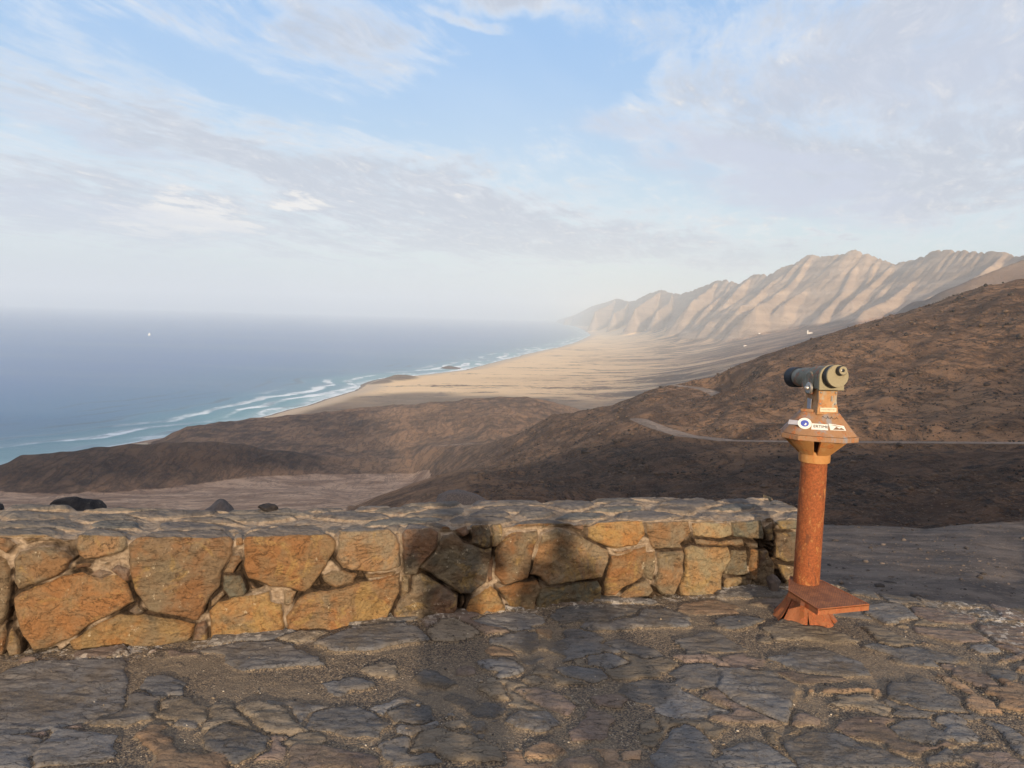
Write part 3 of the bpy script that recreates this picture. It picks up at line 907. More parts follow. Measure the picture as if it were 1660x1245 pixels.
P6 = """0,265;200,222;590,205;600,270;610,330;570,450;480,490;330,510;180,545;0,555;-300,600;-300,330
2;360,190;480,165;600,150;610,180;500,197;370,207
0,570;190,600;150,690;120,760;-100,760;-100,590
270,535;400,570;575,575;575,700;500,720;170,730;200,640;250,580
3;630,590;700,545;800,545;880,580;900,640;970,665;1060,690;1110,760;720,760;680,680;640,640
1;780,420;840,400;970,392;980,440;990,500;940,520;860,510;760,490;790,460
830,530;870,505;920,515;930,545;880,550
960,600;1010,560;1090,535;1200,560;1280,610;1240,660;1130,710;1040,670;980,640
970,165;1130,130;1300,125;1420,165;1520,215;1560,250;1480,240;1300,250;1180,270;1080,200
1;1150,450;1240,425;1330,450;1420,520;1470,560;1400,570;1290,560;1220,500
1;1370,620;1450,575;1560,580;1590,610;1480,640
2;1395,650;1440,625;1560,640;1660,655;1800,665;1820,760;1410,760
1;1340,110;1440,85;1560,60;1620,75;1530,110;1420,130
1470,330;1540,310;1660,325;1660,380;1560,400
700,300;800,290;900,340;880,380;760,380;690,350"""
P7 = """0,150;120,130;340,110;400,140;450,190;350,200;180,240;0,240;-70,200
1;450,140;520,90;590,85;640,110;700,150;600,190;480,195
680,85;740,55;850,45;960,40;1020,75;1030,105;870,120;730,105
1050,70;1060,30;1300,12;1480,18;1450,70;1300,90;1080,100
3;730,225;770,205;890,240;850,250;750,245
2;590,320;640,295;690,320;680,345;600,350
690,290;760,275;850,285;940,320;870,355;800,360;740,330
390,370;440,335;500,330;560,360;610,400;530,420;410,390
4;690,415;740,400;810,400;835,470;760,460
480,460;560,420;640,430;740,480;820,520;760,550;660,550;560,500
270,540;350,505;480,505;490,580;400,595;300,580
0,390;60,375;150,380;190,410;100,425;20,430
0,520;60,500;180,540;270,600;230,660;100,655;0,640;-120,600;-100,540
2;890,420;980,415;1080,440;1150,490;1120,530;1040,500;930,460
1;910,375;970,350;1030,380;960,395
830,560;900,530;1040,530;1080,580;1000,610;880,610
2;1150,620;1240,510;1310,530;1360,560;1290,650;1170,650
1060,320;1150,310;1280,325;1310,355;1230,380;1130,350
1370,420;1410,390;1500,365;1660,385;1700,510;1540,490;1440,450
2;1250,460;1340,440;1420,460;1380,500;1280,490
1;420,660;520,625;590,650;650,660;800,720;800,760;560,760;500,710;370,715
1;550,590;640,565;650,600;590,620
660,590;730,570;760,600;700,630
3;930,710;1000,675;1120,680;1150,720;1060,740;950,750
2;1080,775;1140,715;1250,720;1260,775
3;1380,710;1480,705;1480,745;1390,740
2;0,725;180,725;200,760;170,785;0,785
1;150,330;220,295;300,320;290,365;190,355
1310,190;1400,170;1520,195;1580,250;1500,260;1400,230
1230,265;1320,245;1400,280;1330,310;1240,295
1560,740;1600,700;1660,690;1700,785;1580,785
910,260;1000,235;1080,260;990,300;930,290
3;990,130;1060,120;1080,160;1030,180
1;1460,570;1530,550;1560,590;1490,610"""
P8 = """100,290;230,250;330,255;430,330;300,340;150,345
60,430;130,395;260,390;300,430;280,480;160,490;80,470
300,410;420,420;560,440;650,490;640,560;590,640;470,590;380,550;290,490
0,500;120,495;220,540;330,590;200,610;60,600;0,590
90,670;150,650;200,680;260,740;260,844;20,844;0,790
270,740;480,710;540,760;620,844;280,844
600,740;700,690;800,690;940,730;1050,780;1180,844;650,844
520,360;640,330;800,345;940,390;960,440;820,440;660,420
1;740,540;860,530;970,530;1050,580;1040,620;940,600;800,590
1050,470;1180,435;1280,490;1360,540;1390,600;1200,590;1060,540
3;1270,440;1330,460;1420,510;1520,560;1550,600;1480,605;1410,570;1360,500
1070,670;1150,640;1240,640;1330,710;1220,740;1120,710
1270,625;1340,615;1440,670;1460,720;1360,730;1290,670
1220,790;1300,770;1400,830;1240,844
1490,640;1560,660;1660,720;1660,800;1560,720
2;1290,395;1400,400;1500,450;1540,480;1450,490;1350,440
960,130;1100,120;1180,180;1050,210;960,170
2;1160,130;1300,135;1440,170;1440,200;1250,190;1170,160
2;1150,215;1280,220;1440,240;1490,270;1350,290;1200,250
2;1500,110;1580,130;1660,160;1760,210;1560,170
2;1450,210;1560,200;1660,230;1700,320;1540,290;1490,250
1390,310;1500,300;1600,340;1500,350;1410,335
1480,410;1560,400;1620,430;1600,455;1520,450
1;940,220;1060,240;1160,300;1100,320;1000,290
1000,62;1150,77;1200,110;1060,105
1250,87;1370,97;1480,130;1380,135;1280,110
1;430,300;500,260;540,280;480,310
2;270,350;400,340;500,370;480,400;350,390"""
# stone tones on the terrace: 0 slate grey, 1 ochre grey, 2 purple brown, 3 tan, 4 pale
PAVE_T = [(0.168, 0.162, 0.155), (0.225, 0.185, 0.135), (0.215, 0.160, 0.128), (0.33, 0.215, 0.130), (0.46, 0.36, 0.24)]


def mat_paving():
    m, b = new_mat('stone_paving')
    p = b.pos()
    tint = b.attr('tint', True)
    st = b.attr('stone')
    n1 = b.noise(p, 5.0, 6, 0.65)
    n2 = b.noise(p, 26.0, 6, 0.7)
    lay = b.noise(b.scale(p, (10.0, 24.0, 12.0)), 1.0, 7, 0.72, 0.5)
    stone = b.mix(b.ramp(n1, 0.38, 0.66), tint, b.mix(0.55, tint, (0.22, 0.175, 0.125)))
    stone = b.mix(b.math('MULTIPLY', b.ramp(lay, 0.42, 0.62), 0.55), stone, b.mix(1.0, stone, (0.55, 0.56, 0.60), 'MULTIPLY'))
    n7 = b.noise(b.scale(p, (85.0, 115.0, 90.0)), 1.0, 6, 0.75)
    stone = b.mix(b.math('MULTIPLY', b.ramp(n7, 0.50, 0.37), 0.6), stone, b.mix(1.0, stone, (0.42, 0.42, 0.44), 'MULTIPLY'))
    stone = b.mix(b.math('MULTIPLY', b.ramp(n7, 0.58, 0.70), 0.6), stone, b.mix(1.0, stone, (1.9, 1.75, 1.5), 'MULTIPLY'))
    ck = b.noise(b.scale(p, (3.5, 8.0, 5)), 1.0, 7, 0.6, 2.0)
    crack = b.ramp(b.math('ABSOLUTE', b.math('SUBTRACT', ck, 0.5)), 0.010, 0.0)
    stone = b.mix(b.math('MULTIPLY', crack, 0.8), stone, (0.04, 0.035, 0.032))
    stone = b.mix(b.math('MULTIPLY', b.ramp(n2, 0.60, 0.72), 0.5), stone, (0.36, 0.28, 0.19))
    spk = b.noise(p, 330.0, 2, 0.6)
    spk2 = b.voro(p, 170.0, out='Color')
    sv = b.n('ShaderNodeSeparateColor')
    b.put(sv.inputs[0], spk2)
    grit = b.mix(b.ramp(sv.outputs[0], 0.25, 0.8), (0.075, 0.063, 0.055), (0.250, 0.190, 0.125))
    grit = b.mix(b.ramp(sv.outputs[1], 0.97, 0.985), grit, (0.40, 0.33, 0.24))
    dust = b.noise(p, 2.2, 4, 0.6)
    grit = b.mix(b.math('MULTIPLY', b.ramp(dust, 0.42, 0.62), 0.55), grit, (0.225, 0.178, 0.125))
    edge = b.math('ADD', st, b.math('MULTIPLY', b.math('SUBTRACT', n2, 0.5), 0.9))
    mask = b.ramp(edge, 0.42, 0.60)
    # grit drifts over part of every slab
    drift = b.math('MULTIPLY', b.ramp(b.math('ADD', b.math('MULTIPLY', dust, 0.9), b.math('MULTIPLY', n2, 0.35)), 0.63, 0.78), 0.75)
    mask = b.math('MULTIPLY', mask, b.math('SUBTRACT', 1.0, b.math('MULTIPLY', drift, b.ramp(spk, 0.42, 0.5))))
    col = b.mix(mask, grit, stone)
    wh = b.math('MULTIPLY', b.attr('crust'), b.ramp(b.math('ADD', n2, b.math('MULTIPLY', n1, 0.5)), 0.78, 0.86))
    col = b.mix(wh, col, (0.60, 0.55, 0.48))
    gh = b.voro(p, 150.0)
    hs = b.math('ADD', b.math('MULTIPLY', lay, 0.010), b.math('ADD', b.math('MULTIPLY', n2, 0.007), b.math('MULTIPLY', n7, 0.0035)))
    hs = b.math('SUBTRACT', hs, b.math('MULTIPLY', crack, 0.004))
    hg = b.math('ADD', b.math('MULTIPLY', gh, -0.006), b.math('MULTIPLY', spk, 0.004))
    hh = b.mix(mask, hg, hs)
    b.surface(col, 0.85, b.bump(hh, 0.8, 1.0), spec=0.25)
    return m


WALL_A = math.atan(0.31518574)
ES = np.array([math.cos(WALL_A), math.sin(WALL_A)])
EN = np.array([-math.sin(WALL_A), math.cos(WALL_A)])      # away from the viewer
W0 = np.array([0.0, 4.059])


def terrace_edge_y(x):
    """front lip of the paving beyond the wall's end"""
    return np.interp(x, [1.4, 1.9, 2.14, 2.47, 2.97, 3.8, 5.0, 9.0], [4.75, 4.62, 4.50, 4.42, 4.29, 4.0, 3.5, 1.5])


def build_paving():
    polys, tones = [], []
    for key, txt in (('P8', P8), ('P7', P7), ('P6', P6)):
        for P, c in unpack(key, txt):
            polys.append(np.array([on_ground(x, y) for x, y in P]))
            tones.append(c or 0)
    xs = np.concatenate([np.linspace(-9, -3.3, 40), np.arange(-3.25, 4.0, 0.0085), np.linspace(4.05, 9, 40)])
    ys = np.concatenate([np.linspace(-4.0, 2.1, 60), np.arange(2.11, 5.3, 0.0085)])
    X, Y = np.meshgrid(xs, ys)
    wx = X + 0.034 * fbm(X / 0.16, Y / 0.16, 4, 101, 0.6)
    wy = Y + 0.026 * fbm(X / 0.16, Y / 0.16, 4, 102, 0.6)
    sdf, idx = nearest_polys(polys, wx, wy, 0.2)
    sdf = sdf + 0.012
    cs, cid = cells(wx + 0.05 * gnoise(X / 0.4, Y / 0.4, 7), wy * 1.0, 0.42, 0.25, 111, 0.95)
    thr = 0.003 + 0.016 * (_hash(cid, cid, 3) / 65536.0)
    cs = np.minimum(cs - thr, -sdf - 0.008)
    use_c = (sdf < 0) & (cs > sdf)
    s = np.where(use_c, cs, sdf)
    skip = (_hash(cid, cid * 3, 77) % 100) < 34          # some gaps hold only grit
    s = np.where(use_c & skip, -0.02, s)
    rid = np.where(use_c, cid, idx * 131 + 7)
    r1, r2, r3 = (_hash(rid, rid * k, 31 + k) / 65536.0 for k in (1, 2, 3))
    tone = np.array(PAVE_T)
    ti = np.where(use_c, np.select([r1 < .5, r1 < .72, r1 < .9], [0, 1, 2], 3), np.take(np.array(tones + [0]), idx))
    tint = tone[ti] * (0.72 + 0.56 * r2[..., None])
    bury = smooth01(fbm(X / 0.35, Y / 0.25, 3, 108), 0.0, 0.5)
    prof = smooth01(s - 0.035 * bury + 0.004 * fbm(X / 0.025, Y / 0.025, 2, 109), -0.003, 0.009 + 0.020 * bury)
    big = 0.018 * fbm(X / 1.1, Y / 1.1, 2, 103)
    grit = 0.006 * fbm(X / 0.09, Y / 0.09, 4, 104)
    slab = 0.008 + 0.009 * r3 + (r1 - 0.5) * 0.018 * np.sin((X * 3 + r2 * 6)) + 0.008 * fbm((X + 0.4 * Y) / 0.20, Y / 0.07, 4, 105, 0.6, ridged=True) + 0.003 * fbm(X / 0.05, Y / 0.03, 3, 106) - 0.006 * smooth01(0.02 - s, 0, 0.02) * r2
    Z = big + grit * (1 - prof) + prof * slab
    ey = terrace_edge_y(X) + 0.07 * fbm(X / 0.3, X * 0 + 2, 3, 107)
    over = np.clip(Y - ey, 0, None)
    Z = Z - 0.9 * over * (X > 1.2)
    Z = Z - 0.02 * smooth01(0.25 - np.abs(Y - ey), 0, 0.25) * 0
    crust = smooth01(X, 2.3, 2.9) * smooth01(Y, 3.0, 3.6) + np.exp(-(((X - 0) * -EN[0] * 0 + (Y - W0[1] - 0.315 * X) / 0.13) ** 2)) * 0.8
    o = mesh_obj('pavement', np.stack([X, Y, Z], -1).reshape(-1, 3), grid_faces(*X.shape), mat_paving(),
                 attrs={'tint': ('FLOAT_COLOR', np.concatenate([tint, np.ones(tint.shape[:2] + (1,))], -1)), 'stone': ('FLOAT', prof), 'crust': ('FLOAT', np.clip(crust, 0, 1))})
    tag(o, kind='structure')
    return xs, ys, Z, prof


PX_, PY_, PZ_, PS_ = build_paving()


def pave_z(x, y):
    i = int(np.clip(np.searchsorted(PX_, x), 0, len(PX_) - 1))
    j = int(np.clip(np.searchsorted(PY_, y), 0, len(PY_) - 1))
    return float(PZ_[j, i])


# ------------------------------------------------------------------ the stone wall
W3 = """1;0,480;40,500;75,560;75,740;70,800;30,900;0,930;-200,900;-220,560;-150,500
2;90,500;130,440;240,420;350,410;430,430;485,480;450,540;380,600;130,690;105,640;95,560
2;485,400;540,330;620,310;820,355;825,430;790,450;640,490;540,505;500,470
1;825,400;900,355;1010,330;1380,320;1460,340;1500,390;1490,470;1420,580;1410,670;1340,750;1310,840;1270,890;950,830;860,700;820,560
0;100,740;130,710;400,600;530,580;600,620;750,600;820,650;865,770;760,830;630,890;450,1010;330,1060;210,1085;150,980;105,850
4;450,1020;640,900;770,845;920,850;1255,900;1240,980;1210,1010;1080,1045;800,1060;470,1080
1;-10,930;40,905;50,960;25,1050;20,1110;-10,1120
2;30,1060;60,960;90,930;130,1000;140,1100;60,1120
3;1260,900;1320,880;1335,920;1330,1010;1230,1020
4;1345,830;1400,770;1500,735;1720,700;1740,760;1810,780;1825,960;1760,985;1500,1010;1345,1015
5;1430,600;1550,600;1580,700;1560,730;1470,750;1430,690
2;1350,760;1430,690;1440,720;1400,780;1350,810
1;1430,590;1480,480;1530,470;1550,500;1500,590
2;1505,350;1565,345;1565,410;1510,420
3;480,535;590,520;570,560;490,560
3;570,610;640,560;720,580;740,600;640,625
3;710,560;760,525;830,560;830,640;790,640
3;820,830;880,780;935,840;870,850
1;-420,520;-240,480;-240,900;-280,1100;-600,1150;-640,700"""
W4 = """0;60,380;75,345;130,330;300,300;500,295;560,330;650,380;650,440;580,560;490,680;450,710;360,690;230,670;90,620;60,540
2;670,340;720,310;960,315;1040,345;1060,400;1060,540;980,570;880,578;780,570;690,550;650,500;660,400
2;560,610;620,570;700,565;790,590;770,650;650,685;580,650
0;330,950;330,860;400,750;500,700;700,680;800,640;1000,600;1060,580;1060,700;1010,820;960,915;800,955;480,970
3;1070,330;1110,290;1200,290;1310,330;1290,430;1190,540;1170,590;1080,600;1070,450
2;310,690;400,700;380,770;350,790;320,780
2;830,590;1040,575;1020,600;850,620
3;1140,600;1190,580;1300,640;1430,720;1420,800;1390,890;1180,905;1030,905;1020,840;1060,740;1130,700
2;1060,740;1075,600;1125,605;1120,700;1080,740
6;1330,340;1400,330;1470,390;1600,430;1650,420;1640,480;1610,640;1500,715;1440,715;1330,640;1200,560;1180,540;1270,450"""
W1 = """4;500,915;560,780;700,680;760,720;840,875;700,890
6;560,240;710,240;715,400;680,405;570,380
3;450,270;540,245;550,300;510,325;470,300
2;715,240;800,235;800,340;760,400;720,400
1;740,430;800,340;860,290;1060,270;1070,330;1030,430;990,620;900,655;800,680;745,600
3;690,480;735,470;730,640;690,670
2;1090,300;1200,250;1350,300;1600,420;1590,500;1540,620;1400,640;1220,665;1130,680;1080,620;1000,600;1050,450
0;760,700;900,660;1060,640;1100,690;1060,780;1040,870;870,880;820,780
5;1060,700;1210,690;1380,650;1510,640;1545,700;1540,800;1400,845;1210,865;1060,870"""
W5 = """4;570,270;570,220;640,190;835,190;850,250;810,310;700,325;600,290
2;850,200;1060,190;1065,250;1020,300;1030,320;880,325;860,260
7;1070,200;1130,195;1255,200;1265,260;1200,275;1075,265
5;1255,195;1400,185;1410,210;1410,280;1270,265
0;680,360;760,340;850,310;850,400;830,460;740,510;700,550;650,550;650,480
2;850,340;895,330;895,420;880,480;850,470;835,430
2;900,340;1025,325;1020,430;1000,500;980,540;920,540;880,490;900,420
7;1030,320;1060,300;1120,310;1240,310;1250,370;1210,430;1200,530;1100,545;1010,545;1005,500;1030,410
5;1255,330;1330,330;1335,400;1345,450;1260,450;1215,440
7;1210,530;1230,460;1330,455;1340,520
0;1350,320;1390,325;1380,480;1345,470;1340,400
3;1360,480;1395,330;1430,330;1470,400;1470,480;1420,510;1350,510
2;720,555;790,490;850,470;880,520;850,550;740,565
6;1325,290;1385,295;1390,320;1335,315
2;1080,275;1200,285;1310,275;1320,310;1130,305;1090,300
2;690,330;800,320;760,340;700,345
5;1470,200;1490,185;1575,180;1620,180;1680,225;1490,232
6;1480,250;1575,240;1690,245;1690,360;1530,390;1475,370
0;1481,395;1560,405;1600,400;1600,490;1520,490;1490,430
6;1420,220;1460,200;1465,280;1430,290"""
# 0 orange, 1 brown, 2 tan, 3 purple brown, 4 ochre, 5 green grey, 6 dark green and one stone darkened for shadow, 7 pale cream
WALL_T = [(0.385, 0.240, 0.125), (0.33, 0.215, 0.125), (0.38, 0.275, 0.170), (0.29, 0.205, 0.150), (0.50, 0.315, 0.145), (0.25, 0.225, 0.165), (0.22, 0.185, 0.14), (0.50, 0.38, 0.22)]
WALL_S = (-4.6, 2.0)
CAP_W = 0.56


def wall_h(s):
    return np.interp(s, [-4.6, -2.4, -1.85, -1.35, -0.9, 0, 0.5, 1.0, 1.6, 2.1], [0.60, 0.555, 0.512, 0.478, 0.470, 0.469, 0.452, 0.450, 0.414, 0.41])


H0 = 0.48


def px_to_wall(px, py):
    d = ray(px, py)
    n3 = np.array([EN[0], EN[1]])
    t = (W0 @ n3) / (d[:2] @ n3)
    P = d[:2] * t
    s = (P - W0) @ ES
    z = CAMZ + d[2] * t
    h = float(wall_h(s))
    if z <= h:
        return s, z / h * H0
    t = (h - CAMZ) / d[2]
    P = d[:2] * t
    return (P - W0) @ ES, H0 + (P - W0) @ EN


def mat_masonry():
    m, b = new_mat('wall_stone_and_mortar')
    p = b.pos()
    tint = b.attr('tint', True)
    joint = b.attr('joint')
    top = b.attr('top')
    deep = b.attr('deep')
    n1 = b.noise(p, 7.0, 6, 0.65, 0.5)
    n2 = b.noise(p, 30.0, 7, 0.72)
    n3 = b.noise(p, 3.2, 4, 0.6)
    veins = b.noise(b.scale(p, (14, 14, 30)), 1.0, 6, 0.7, 1.6)
    rust = b.mix(1.0, tint, (1.18, 0.88, 0.68), 'MULTIPLY')
    st = b.mix(b.ramp(n1, 0.38, 0.62), tint, rust)
    st = b.mix(b.math('MULTIPLY', b.ramp(n3, 0.50, 0.62), 0.7), st, (0.20, 0.165, 0.11))
    n5 = b.noise(b.vmath('ADD', p, (3, 1, 2)), 5.0, 5, 0.7, 1.2)
    st = b.mix(b.math('MULTIPLY', b.ramp(n5, 0.54, 0.64), 0.55), st, (0.37, 0.25, 0.095))
    st = b.mix(b.math('MULTIPLY', b.ramp(veins, 0.55, 0.68), 0.5), st, b.mix(1.0, st, (1.6, 1.45, 1.2), 'MULTIPLY'))
    st = b.mix(b.math('MULTIPLY', b.ramp(n2, 0.36, 0.27), 0.6), st, b.mix(1.0, st, (0.45, 0.42, 0.40), 'MULTIPLY'))
    n6 = b.noise(p, 95.0, 6, 0.75)
    st = b.mix(b.math('MULTIPLY', b.ramp(n6, 0.50, 0.36), 0.55), st, b.mix(1.0, st, (0.42, 0.40, 0.40), 'MULTIPLY'))
    st = b.mix(b.math('MULTIPLY', b.ramp(n6, 0.60, 0.72), 0.55), st, b.mix(1.0, st, (1.75, 1.6, 1.4), 'MULTIPLY'))
    ck = b.noise(b.scale(p, (4, 4, 9)), 1.0, 7, 0.6, 2.2)
    crack = b.ramp(b.math('ABSOLUTE', b.math('SUBTRACT', ck, 0.5)), 0.012, 0.0)
    st = b.mix(b.math('MULTIPLY', b.math('MULTIPLY', crack, b.ramp(n1, 0.46, 0.56)), 0.55), st, (0.05, 0.035, 0.025))
    fl = b.math('MULTIPLY', b.ramp(b.math('ADD', n2, b.math('MULTIPLY', n3, 0.35)), 0.80, 0.88), 0.75)
    st = b.mix(fl, st, (0.62, 0.52, 0.36))
    # tops are slate grey
    n4 = b.noise(b.scale(p, (5.0, 16.0, 6.0)), 1.0, 6, 0.7, 0.6)
    cap = b.mix(b.ramp(n4, 0.35, 0.65), (0.095, 0.100, 0.108), (0.215, 0.200, 0.185))
    cap = b.mix(0.28, cap, tint)
    cap = b.mix(b.math('MULTIPLY', b.ramp(n1, 0.60, 0.72), 0.6), cap, (0.27, 0.165, 0.10))
    tp = b.ramp(b.math('ADD', top, b.math('MULTIPLY', b.math('SUBTRACT', n1, 0.5), 0.35)), 0.35, 0.6)
    st = b.mix(tp, st, cap)
    mor = b.mix(b.ramp(n2, 0.38, 0.62), (0.30, 0.225, 0.155), (0.46, 0.365, 0.27))
    mor = b.mix(b.math('MULTIPLY', tp, 0.30), mor, (0.20, 0.165, 0.135))
    dk = b.mix(b.ramp(n2, 0.4, 0.6), (0.05, 0.035, 0.025), (0.12, 0.08, 0.05))
    jm = b.mix(deep, mor, dk)
    je = b.ramp(b.math('ADD', joint, b.math('MULTIPLY', b.math('SUBTRACT', n2, 0.5), 0.5)), 0.42, 0.58)
    col = b.mix(je, st, jm)
    h = b.math('ADD', b.math('MULTIPLY', veins, 0.010), b.math('ADD', b.math('MULTIPLY', n2, 0.012), b.math('MULTIPLY', n6, 0.0045)))
    h = b.math('SUBTRACT', h, b.math('MULTIPLY', crack, 0.002))
    facet = b.voro(b.vmath('ADD', p, b.vmath('SCALE', b.noise(p, 9.0, 3, color=True), 0.06)), 13.0, out='Distance')
    h = b.math('ADD', h, b.math('MULTIPLY', facet, 0.012))
    h = b.math('ADD', h, b.math('MULTIPLY', n4, b.math('MULTIPLY', tp, 0.008)))
    b.surface(col, 0.9, b.bump(h, 1.0, 1.3), spec=0.15)
    return m


def build_wall():
    polys, tones = [], []
    for key, txt in (('W5', W5), ('W1', W1), ('W4', W4), ('W3', W3)):
        for P, c in unpack(key, txt):
            polys.append(np.array([px_to_wall(x, y) for x, y in P]))
            tones.append(c or 0)
    s0, s1 = WALL_S
    ss = np.concatenate([np.linspace(s0, -2.75, 150), np.arange(-2.745, s1, 0.0045)])
    qq = np.concatenate([np.arange(-0.03, H0 + CAP_W, 0.0045), np.linspace(H0 + CAP_W + 0.005, H0 + CAP_W + 1.2, 60)])
    S, Q = np.meshgrid(ss, qq)
    ws = S + 0.010 * fbm(S / 0.09, Q / 0.09, 3, 201)
    wq = Q + 0.010 * fbm(S / 0.09, Q / 0.09, 3, 202)
    sdf, idx = nearest_polys(polys, ws, wq, 0.2)
    sdf = sdf + 0.0065
    on_top = Q > H0 - 0.01
    # the smaller filling stones, and the irregular slabs bedded on top
    c1, id1 = cells(ws, wq, 0.15, 0.10, 211, 0.9)
    c2, id2 = cells(ws + 0.04 * gnoise(S / 0.3, Q / 0.2, 8), wq, 0.36, 0.150, 221, 0.95)
    cs = np.where(on_top, c2 - 0.004 - 0.008 * (_hash(id2, id2, 4) / 65536.0), c1 - 0.004)
    cid = np.where(on_top, id2, id1)
    cs = np.minimum(cs, -sdf - 0.012)
    use_c = (sdf < 0) & (cs > sdf)
    s = np.where(use_c, cs, sdf)
    rid = np.where(use_c, cid, idx * 131 + 7)
    r1, r2, r3 = (_hash(rid, rid * k, 51 + k) / 65536.0 for k in (1, 2, 3))
    ti = np.where(use_c, np.select([r1 < .35, r1 < .6, r1 < .8, r1 < .9], [2, 1, 3, 5], 0), np.take(np.array(tones + [0]), idx))
    tint = np.array(WALL_T)[ti] * np.array([0.63, 0.68, 0.72]) * (0.88 + 0.24 * r2[..., None])
    ln = fbm(S / 0.35, Q / 0.2, 3, 203)
    mort = np.clip(smooth01(Q + 0.14 * ln, 0.36, 0.46) + smooth01(ln, 0.12, 0.22) + smooth01(-s, 0.012, 0.03) * smooth01(ln, -0.35, -0.2), 0, 1)
    deep = 1 - mort
    inside = smooth01(s, -0.002, 0.020)
    gap = np.where(on_top, 0.012, 0.012 + 0.045 * deep * smooth01(-s, -0.004, 0.006))
    rough = 0.006 * fbm(S / 0.05, Q / 0.05, 4, 204)
    face = 0.010 + 0.022 * r3 + 0.05 * (r1 - 0.5) * gnoise(S / 0.25 + r2 * 9, Q / 0.25, 205) + 0.010 * fbm(S / 0.22, Q / 0.16, 3, 206, 0.5, ridged=True) + 0.006 * r2 * fbm(S / 0.07 + r1 * 5, Q / 0.07, 3, 211) + 0.003 * fbm(S / 0.03, Q / 0.03, 3, 207)
    slab = 0.004 + 0.010 * r3 + (r1 - 0.5) * 0.10 * (((Q / 0.15) % 1.0) - 0.5) * 0 + 0.009 * fbm(S / 0.16, Q / 0.06, 4, 208, 0.6, ridged=True)
    tb = smooth01(Q, H0 - 0.03, H0 + 0.05)
    body = face * (1 - tb) + slab * tb
    disp = inside * body - (1 - inside) * gap + rough
    # profile: up the face, round the arris, across the top, down the back
    h = wall_h(S)
    R = 0.035
    fz = np.clip(Q / H0, -0.1, 1) * h
    y = np.where(Q < H0, 0, np.clip(Q - H0, 0, CAP_W))
    z = np.where(Q < H0, fz, np.where(Q < H0 + CAP_W, h, h - (Q - H0 - CAP_W)))
    # normals with a rounded arris
    ang = smooth01(Q, H0 - R, H0 + R) * (math.pi / 2) + smooth01(Q, H0 + CAP_W - R, H0 + CAP_W + R) * (math.pi / 2)
    ny, nz = -np.cos(ang), np.sin(ang)
    cut = R * 0.35 * (np.exp(-((Q - H0) / R) ** 2) + np.exp(-((Q - H0 - CAP_W) / R) ** 2))
    y = y + ny * (disp - cut)
    z = z + nz * (disp - cut)
    # the masonry bellies out and leans a little
    y = y + 0.018 * fbm(S / 0.8, Q / 0.6, 2, 209) * (Q < H0 + CAP_W)
    z = z + 0.010 * fbm(S / 0.9, Q * 0 + 1, 2, 210) * tb
    # ends of the wall
    e = smooth01(S, s1 - 0.02, s1)
    X = W0[0] + ES[0] * S + EN[0] * y
    Y = W0[1] + ES[1] * S + EN[1] * y
    root = empty('stone_wall', (W0[0], W0[1], 0), 'low rubble stone wall of orange and grey blocks with a slate top along the terrace edge', 'wall')
    V = np.stack([X - W0[0], Y - W0[1], z], -1)
    mt = mat_masonry()
    top = tb * 1.0
    mesh_obj('masonry', V.reshape(-1, 3), grid_faces(*X.shape), mt, root,
             attrs={'tint': ('FLOAT_COLOR', np.concatenate([tint, np.ones(tint.shape[:2] + (1,))], -1)), 'joint': ('FLOAT', 1 - inside), 'top': ('FLOAT', top), 'deep': ('FLOAT', deep)})
    # end face at the right
    hh = float(wall_h(s1))
    yy = np.linspace(-0.02, CAP_W + 0.02, 70)
    zz = np.linspace(-0.6, hh + 0.005, 90)
    A_, B_ = np.meshgrid(yy, zz)
    c3, id3 = cells(A_ + 0.02 * gnoise(A_ / .1, B_ / .1, 4), B_, 0.22, 0.16, 231, 0.9)
    ins = smooth01(c3 - 0.006, 0, 0.02)
    r1 = _hash(id3, id3, 9) / 65536.0
    t3 = np.array(WALL_T)[np.select([r1 < .4, r1 < .7], [2, 5], 3)]
    s_ = s1 - 0.012 + ins * 0.035 + 0.01 * fbm(A_ / .1, B_ / .1, 3, 232)
    V = np.stack([ES[0] * s_ + EN[0] * A_, ES[1] * s_ + EN[1] * A_, B_], -1)
    mesh_obj('end_face', V.reshape(-1, 3), grid_faces(*A_.shape), mt, root,
             attrs={'tint': ('FLOAT_COLOR', np.concatenate([t3, np.ones(t3.shape[:2] + (1,))], -1)), 'joint': ('FLOAT', 1 - ins), 'top': ('FLOAT', A_ * 0), 'deep': ('FLOAT', A_ * 0)})


build_wall()


